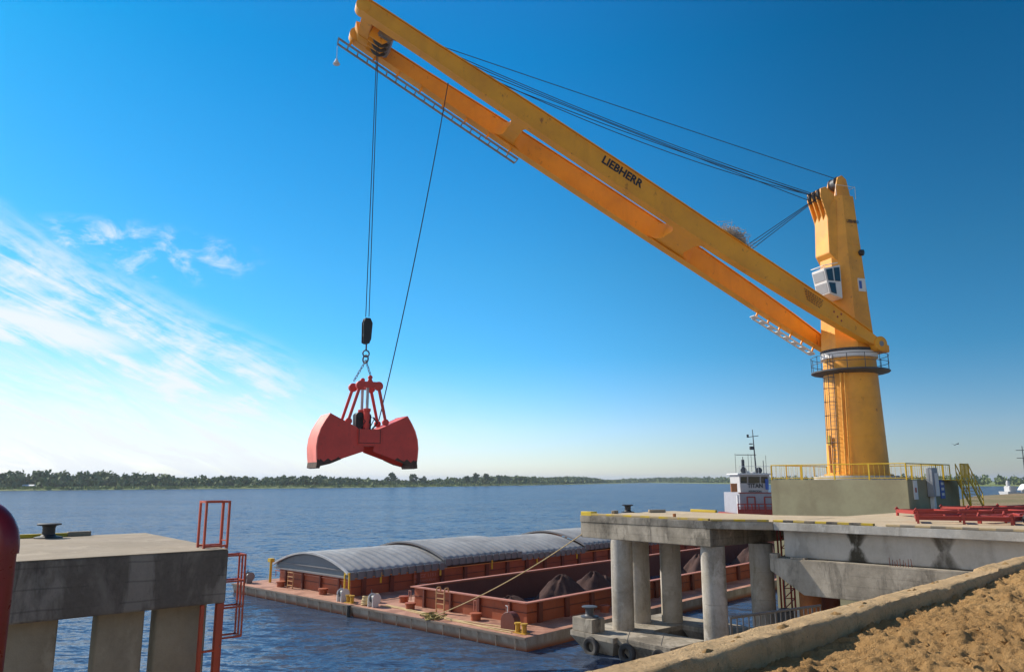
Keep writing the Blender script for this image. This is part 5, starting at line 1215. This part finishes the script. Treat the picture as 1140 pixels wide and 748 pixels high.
b = MB(); b.cbox(tg(-2.9,.2,7.9), tu*.9, tv*.2, Z*1.2); b.build('orange_board', painted('orange_board', (.55,.22,.08), (.4,.15,.05)), t)
b = MB(); b.cbox(tg(1.75,.62,8.4), tu*.45, tv*.08, Z*1.5); b.build('blue_panel', M['signblue'], t)
b = MB(); b.cbox(tg(-2.6,.7,5.6), tu*.25, tv*.3, Z*2.6); b.build('exhaust_pipe', M['white'], t)
for x_, h_, r_ in ((-2.1,2.9,.03),(-1.0,2.4,.05),(-.2,2.8,.03),(.25,2.7,.03),(2.0,1.9,.05),(2.4,2.6,.03)): b = MB(); b.tube(tg(x_,-1,9.9), tg(x_,-1,9.9+h_), r_, 5); b.build('antenna', M['dark_steel'], t)
b = MB(); b.tube(tg(1.05,-1.5,9.9), tg(.85,-1.5,16.3), .13, 6, .05); b.tube(tg(.2,-1.5,15.2), tg(1.7,-1.5,15.4), .05, 5); b.cbox(tg(.1,-1.5,15.35), tu*.3, tv*.1, Z*.45); b.cbox(tg(.55,-1.5,13.6), tu*.5, tv*.3, Z*.5); b.tube(tg(-1.9,-1.3,12.6), tg(1.1,-1.3,12.6), .05, 5); b.cbox(tg(.5,-1.5,14.2), tu*.5, tv*.2, Z*.15); b.build('mast', M['dark_steel'], t)
for x_ in (-1.25, 1.0): b = MB(); b.lathe(tg(x_,-.2,10.35), [(.1,-.3),(.42,-.2),(.45,.15),(.3,.2)], 14, tv); b.build('searchlight', M['dark_steel'], t)
b = MB(); b.cbox(tg(-.95,-1.2,11.2), tu*.35, tv*.35, Z*1.4); b.build('funnel', M['dark_steel'], t)
b = MB(); b.lathe(tg(-.6,-.5,10.0), [(.3,0),(.35,.1),(.3,.25)], 10); b.lathe(tg(.2,-.3,9.95), [(.25,0),(.25,.2)], 10); b.build('roof_gear', M['white'], t)

# ------------------------------------------------------------------ air
b = MB(); b.box((-9500,-3000,-11.5), (24500,0,0), (0,19500,0), (0,0,75)); hz = b.build('haze', M['white'], smooth=False, org=(0,0,-11.5)); tag(hz, None, None, kind='stuff')
hm = bpy.data.materials.new('air'); hm.use_nodes = True; hm.node_tree.nodes.clear()
ho = hm.node_tree.nodes.new('ShaderNodeOutputMaterial'); hv = hm.node_tree.nodes.new('ShaderNodeVolumePrincipled')
hv.inputs['Color'].default_value = (.80,.88,1,1); hv.inputs['Density'].default_value = .00009; hv.inputs['Anisotropy'].default_value = .3
hm.node_tree.links.new(hv.outputs[0], ho.inputs['Volume']); hz.data.materials[0] = hm

# ------------------------------------------------------------------ steel frames on the deck
def ibeam(b, p, q, w_, h_):
    d = (q-p).normalized(); s = d.cross(Z).normalized(); m_ = (p+q)/2; L = (q-p).length
    b.cbox(m_+Z*(h_/2-.02), d*L, s*w_, Z*.04); b.cbox(m_-Z*(h_/2-.02), d*L, s*w_, Z*.04); b.cbox(m_, d*L, s*.05, Z*(h_-.08))
def frame(p, q, wdt, label, cat='lifting frame'):
    """long spreader: two beams, end plates, cross struts, feet"""
    p = V(*p); q = V(*q); d = (q-p).normalized(); s = d.cross(Z).normalized()
    if s.y < 0: s = -s
    t = thing('lifting_frame', tuple(V(p.x,p.y,7.0)), label, cat, 'red steel lifting frames lying on the crane deck')
    for k in (0, wdt):
        b = MB(); ibeam(b, p+s*k, q+s*k, .20, .20); b.build('main_beam', M['steel_red'], t, smooth=False)
    L = (q-p).length; n = max(2, int(L/1.9))
    for i in range(n+1):
        o = p+d*(L*i/n); b = MB(); b.cbox(o+s*wdt/2, d*.18, s*(wdt-.26), Z*.2); b.build('cross_strut', M['steel_red'], t, smooth=False)
    for i in (0, n//2, n):
        for k in (0, wdt):
            o = p+d*(L*i/n)+s*k; b = MB(); b.cbox(o-Z*(p.z-7.0)/2-Z*.0, d*.10, s*.16, Z*(p.z-7.0+.15)); b.prism([o-d*.14+Z*.09, o+d*.14+Z*.09, o+Z*.24], s*.06); b.build('leg', M['steel_red'], t, smooth=False)
    b = MB(); b.path([p+s*wdt*.2+Z*.1+d*L*.3, p+s*wdt*.8+Z*.1+d*L*.55], .06, 6); b.build('diagonal_brace', M['steel_red'], t)
    return t
frame((18.95,36.6,7.27), (22.3,35.0,7.27), 2.0, 'nearest red lifting frame, left end closest to the striped deck edge')
frame((22.6,35.4,7.27), (27.0,38.6,7.27), 1.4, 'red lifting frame with dull weathered side, cut by the right edge of the photo')
frame((21.9,42.4,7.27), (30.2,42.2,7.27), 2.2, 'longest red lifting frame, lying behind the nearest one')
frame((27.6,47.3,7.27), (38.5,50.5,7.27), 2.0, 'rearmost red lifting frame, lying in front of the foot of the yellow stair')
t = thing('black_bench', (34.6,51.5,7), 'black flat topped trestle standing above the rear red frame', 'trestle')
b = MB(); b.cbox((35.0,51.5,8.05), U*3.0, W*1.0, Z*.18); b.build('top', M['black'], t, bevel=.03)
for i in (-1.1,0,1.1): b = MB(); b.cbox(V(35.0,51.5,7.5)+U*i, U*.12, W*.8, Z*1.0); b.build('leg', M['black'], t)
t = thing('wheel_bogie', (23.9,36.2,7), 'dark set of small wheels under the weathered red frame at the right edge', 'wheels')
for i in range(4): b = MB(); b.lathe(V(23.4+i*.55,35.6+i*.3,7.24), [(.1,-.1),(.24,-.09),(.24,.09),(.1,.1)], 16, V(.5,-.85,0)); b.build('wheel', M['rubber'], t)
b = MB(); b.tube(V(23.2,35.65,7.24), V(25.3,36.75,7.24), .05, 6); b.build('axle', M['steel'], t)

# far right moored boat and mast
bx = V(84, 128, 0)
t = thing('moored_boat', (84,128,6.2), 'small white boat with a tall dark mast beyond the deck on the right', 'boat')
b = MB(); b.prism([V(82.2,129,5.9),V(88,129,5.9),V(89,130,5.9),V(88,131,5.9),V(82.2,131,5.9)], Z, top=[V(82,128.8,7.1),V(88.6,128.8,6.8),V(90,130,6.8),V(88.6,131.4,6.8),V(82,131.4,7.1)]); b.build('hull', M['tugwhite'], t, bevel=.05)
b = MB(); b.cbox((83.2,130,7.5), (1.2,0,0), (0,1.6,0), (0,0,1.0)); b.build('cabin', M['tugwhite'], t, bevel=.1)
b = MB(); b.lathe((82.9,130,8.0), [(.3,0),(.3,.5),(.2,.9)], 10); b.build('funnel', M['tugwhite'], t)
b = MB(); b.prism([V(85.2,129.4,7.0),V(87.2,129.4,7.0),V(86.8,129.4,7.8),V(85.6,129.4,7.8)], (0,1.2,0)); b.build('wheelhouse', M['tugwhite'], t, bevel=.1)
b = MB(); b.tube((86,130,7.2), (86,130,14.6), .16, 6, .06); b.tube((84.9,130,13.9), (87.1,130,13.9), .05, 5); b.tube((84.9,130,12.6), (87.1,130,12.6), .05, 5); b.tube((86,130,8.2), (88.6,130,7.4), .1, 5); b.build('mast', M['dark_steel'], t)
b = MB(); b.prism([V(84.6,129,7.3),V(87.4,129,7.3),V(86.8,129,8.3),V(85.4,129,8.3)], (0,1.6,0)); b.build('wheelhouse', M['white'], t, bevel=.1)
t = thing('black_boat', (91,126,6), 'low black boat right of the white moored boat, beyond the deck', 'boat')
b = MB(); b.prism([V(88.5,127,6.3),V(95,127,6.3),V(96,128,6.3),V(95,129,6.3),V(88.5,129,6.3)], Z*.9); b.build('hull', M['black'], t, bevel=.05)
b = MB(); b.cbox((90,128,7.5), (1.6,0,0), (0,1.2,0), (0,0,.8)); b.build('cabin', M['black'], t, bevel=.05)
# small flying bird
b = MB(); bc = V(46,80,12.6); b.add([bc, bc+V(.45,.1,.18), bc+V(.3,-.2,.02), bc+V(-.45,.1,.16), bc+V(-.3,-.2,.02), bc+V(0,.35,-.03), bc+V(0,-.3,-.02), bc-Z*.07], [(0,1,2),(0,4,3),(5,0,7),(0,6,7),(5,7,6)])
tag(b.build('bird', M['black'], smooth=False, org=bc), 'tiny dark bird flying in the blue sky right of the crane', 'bird')
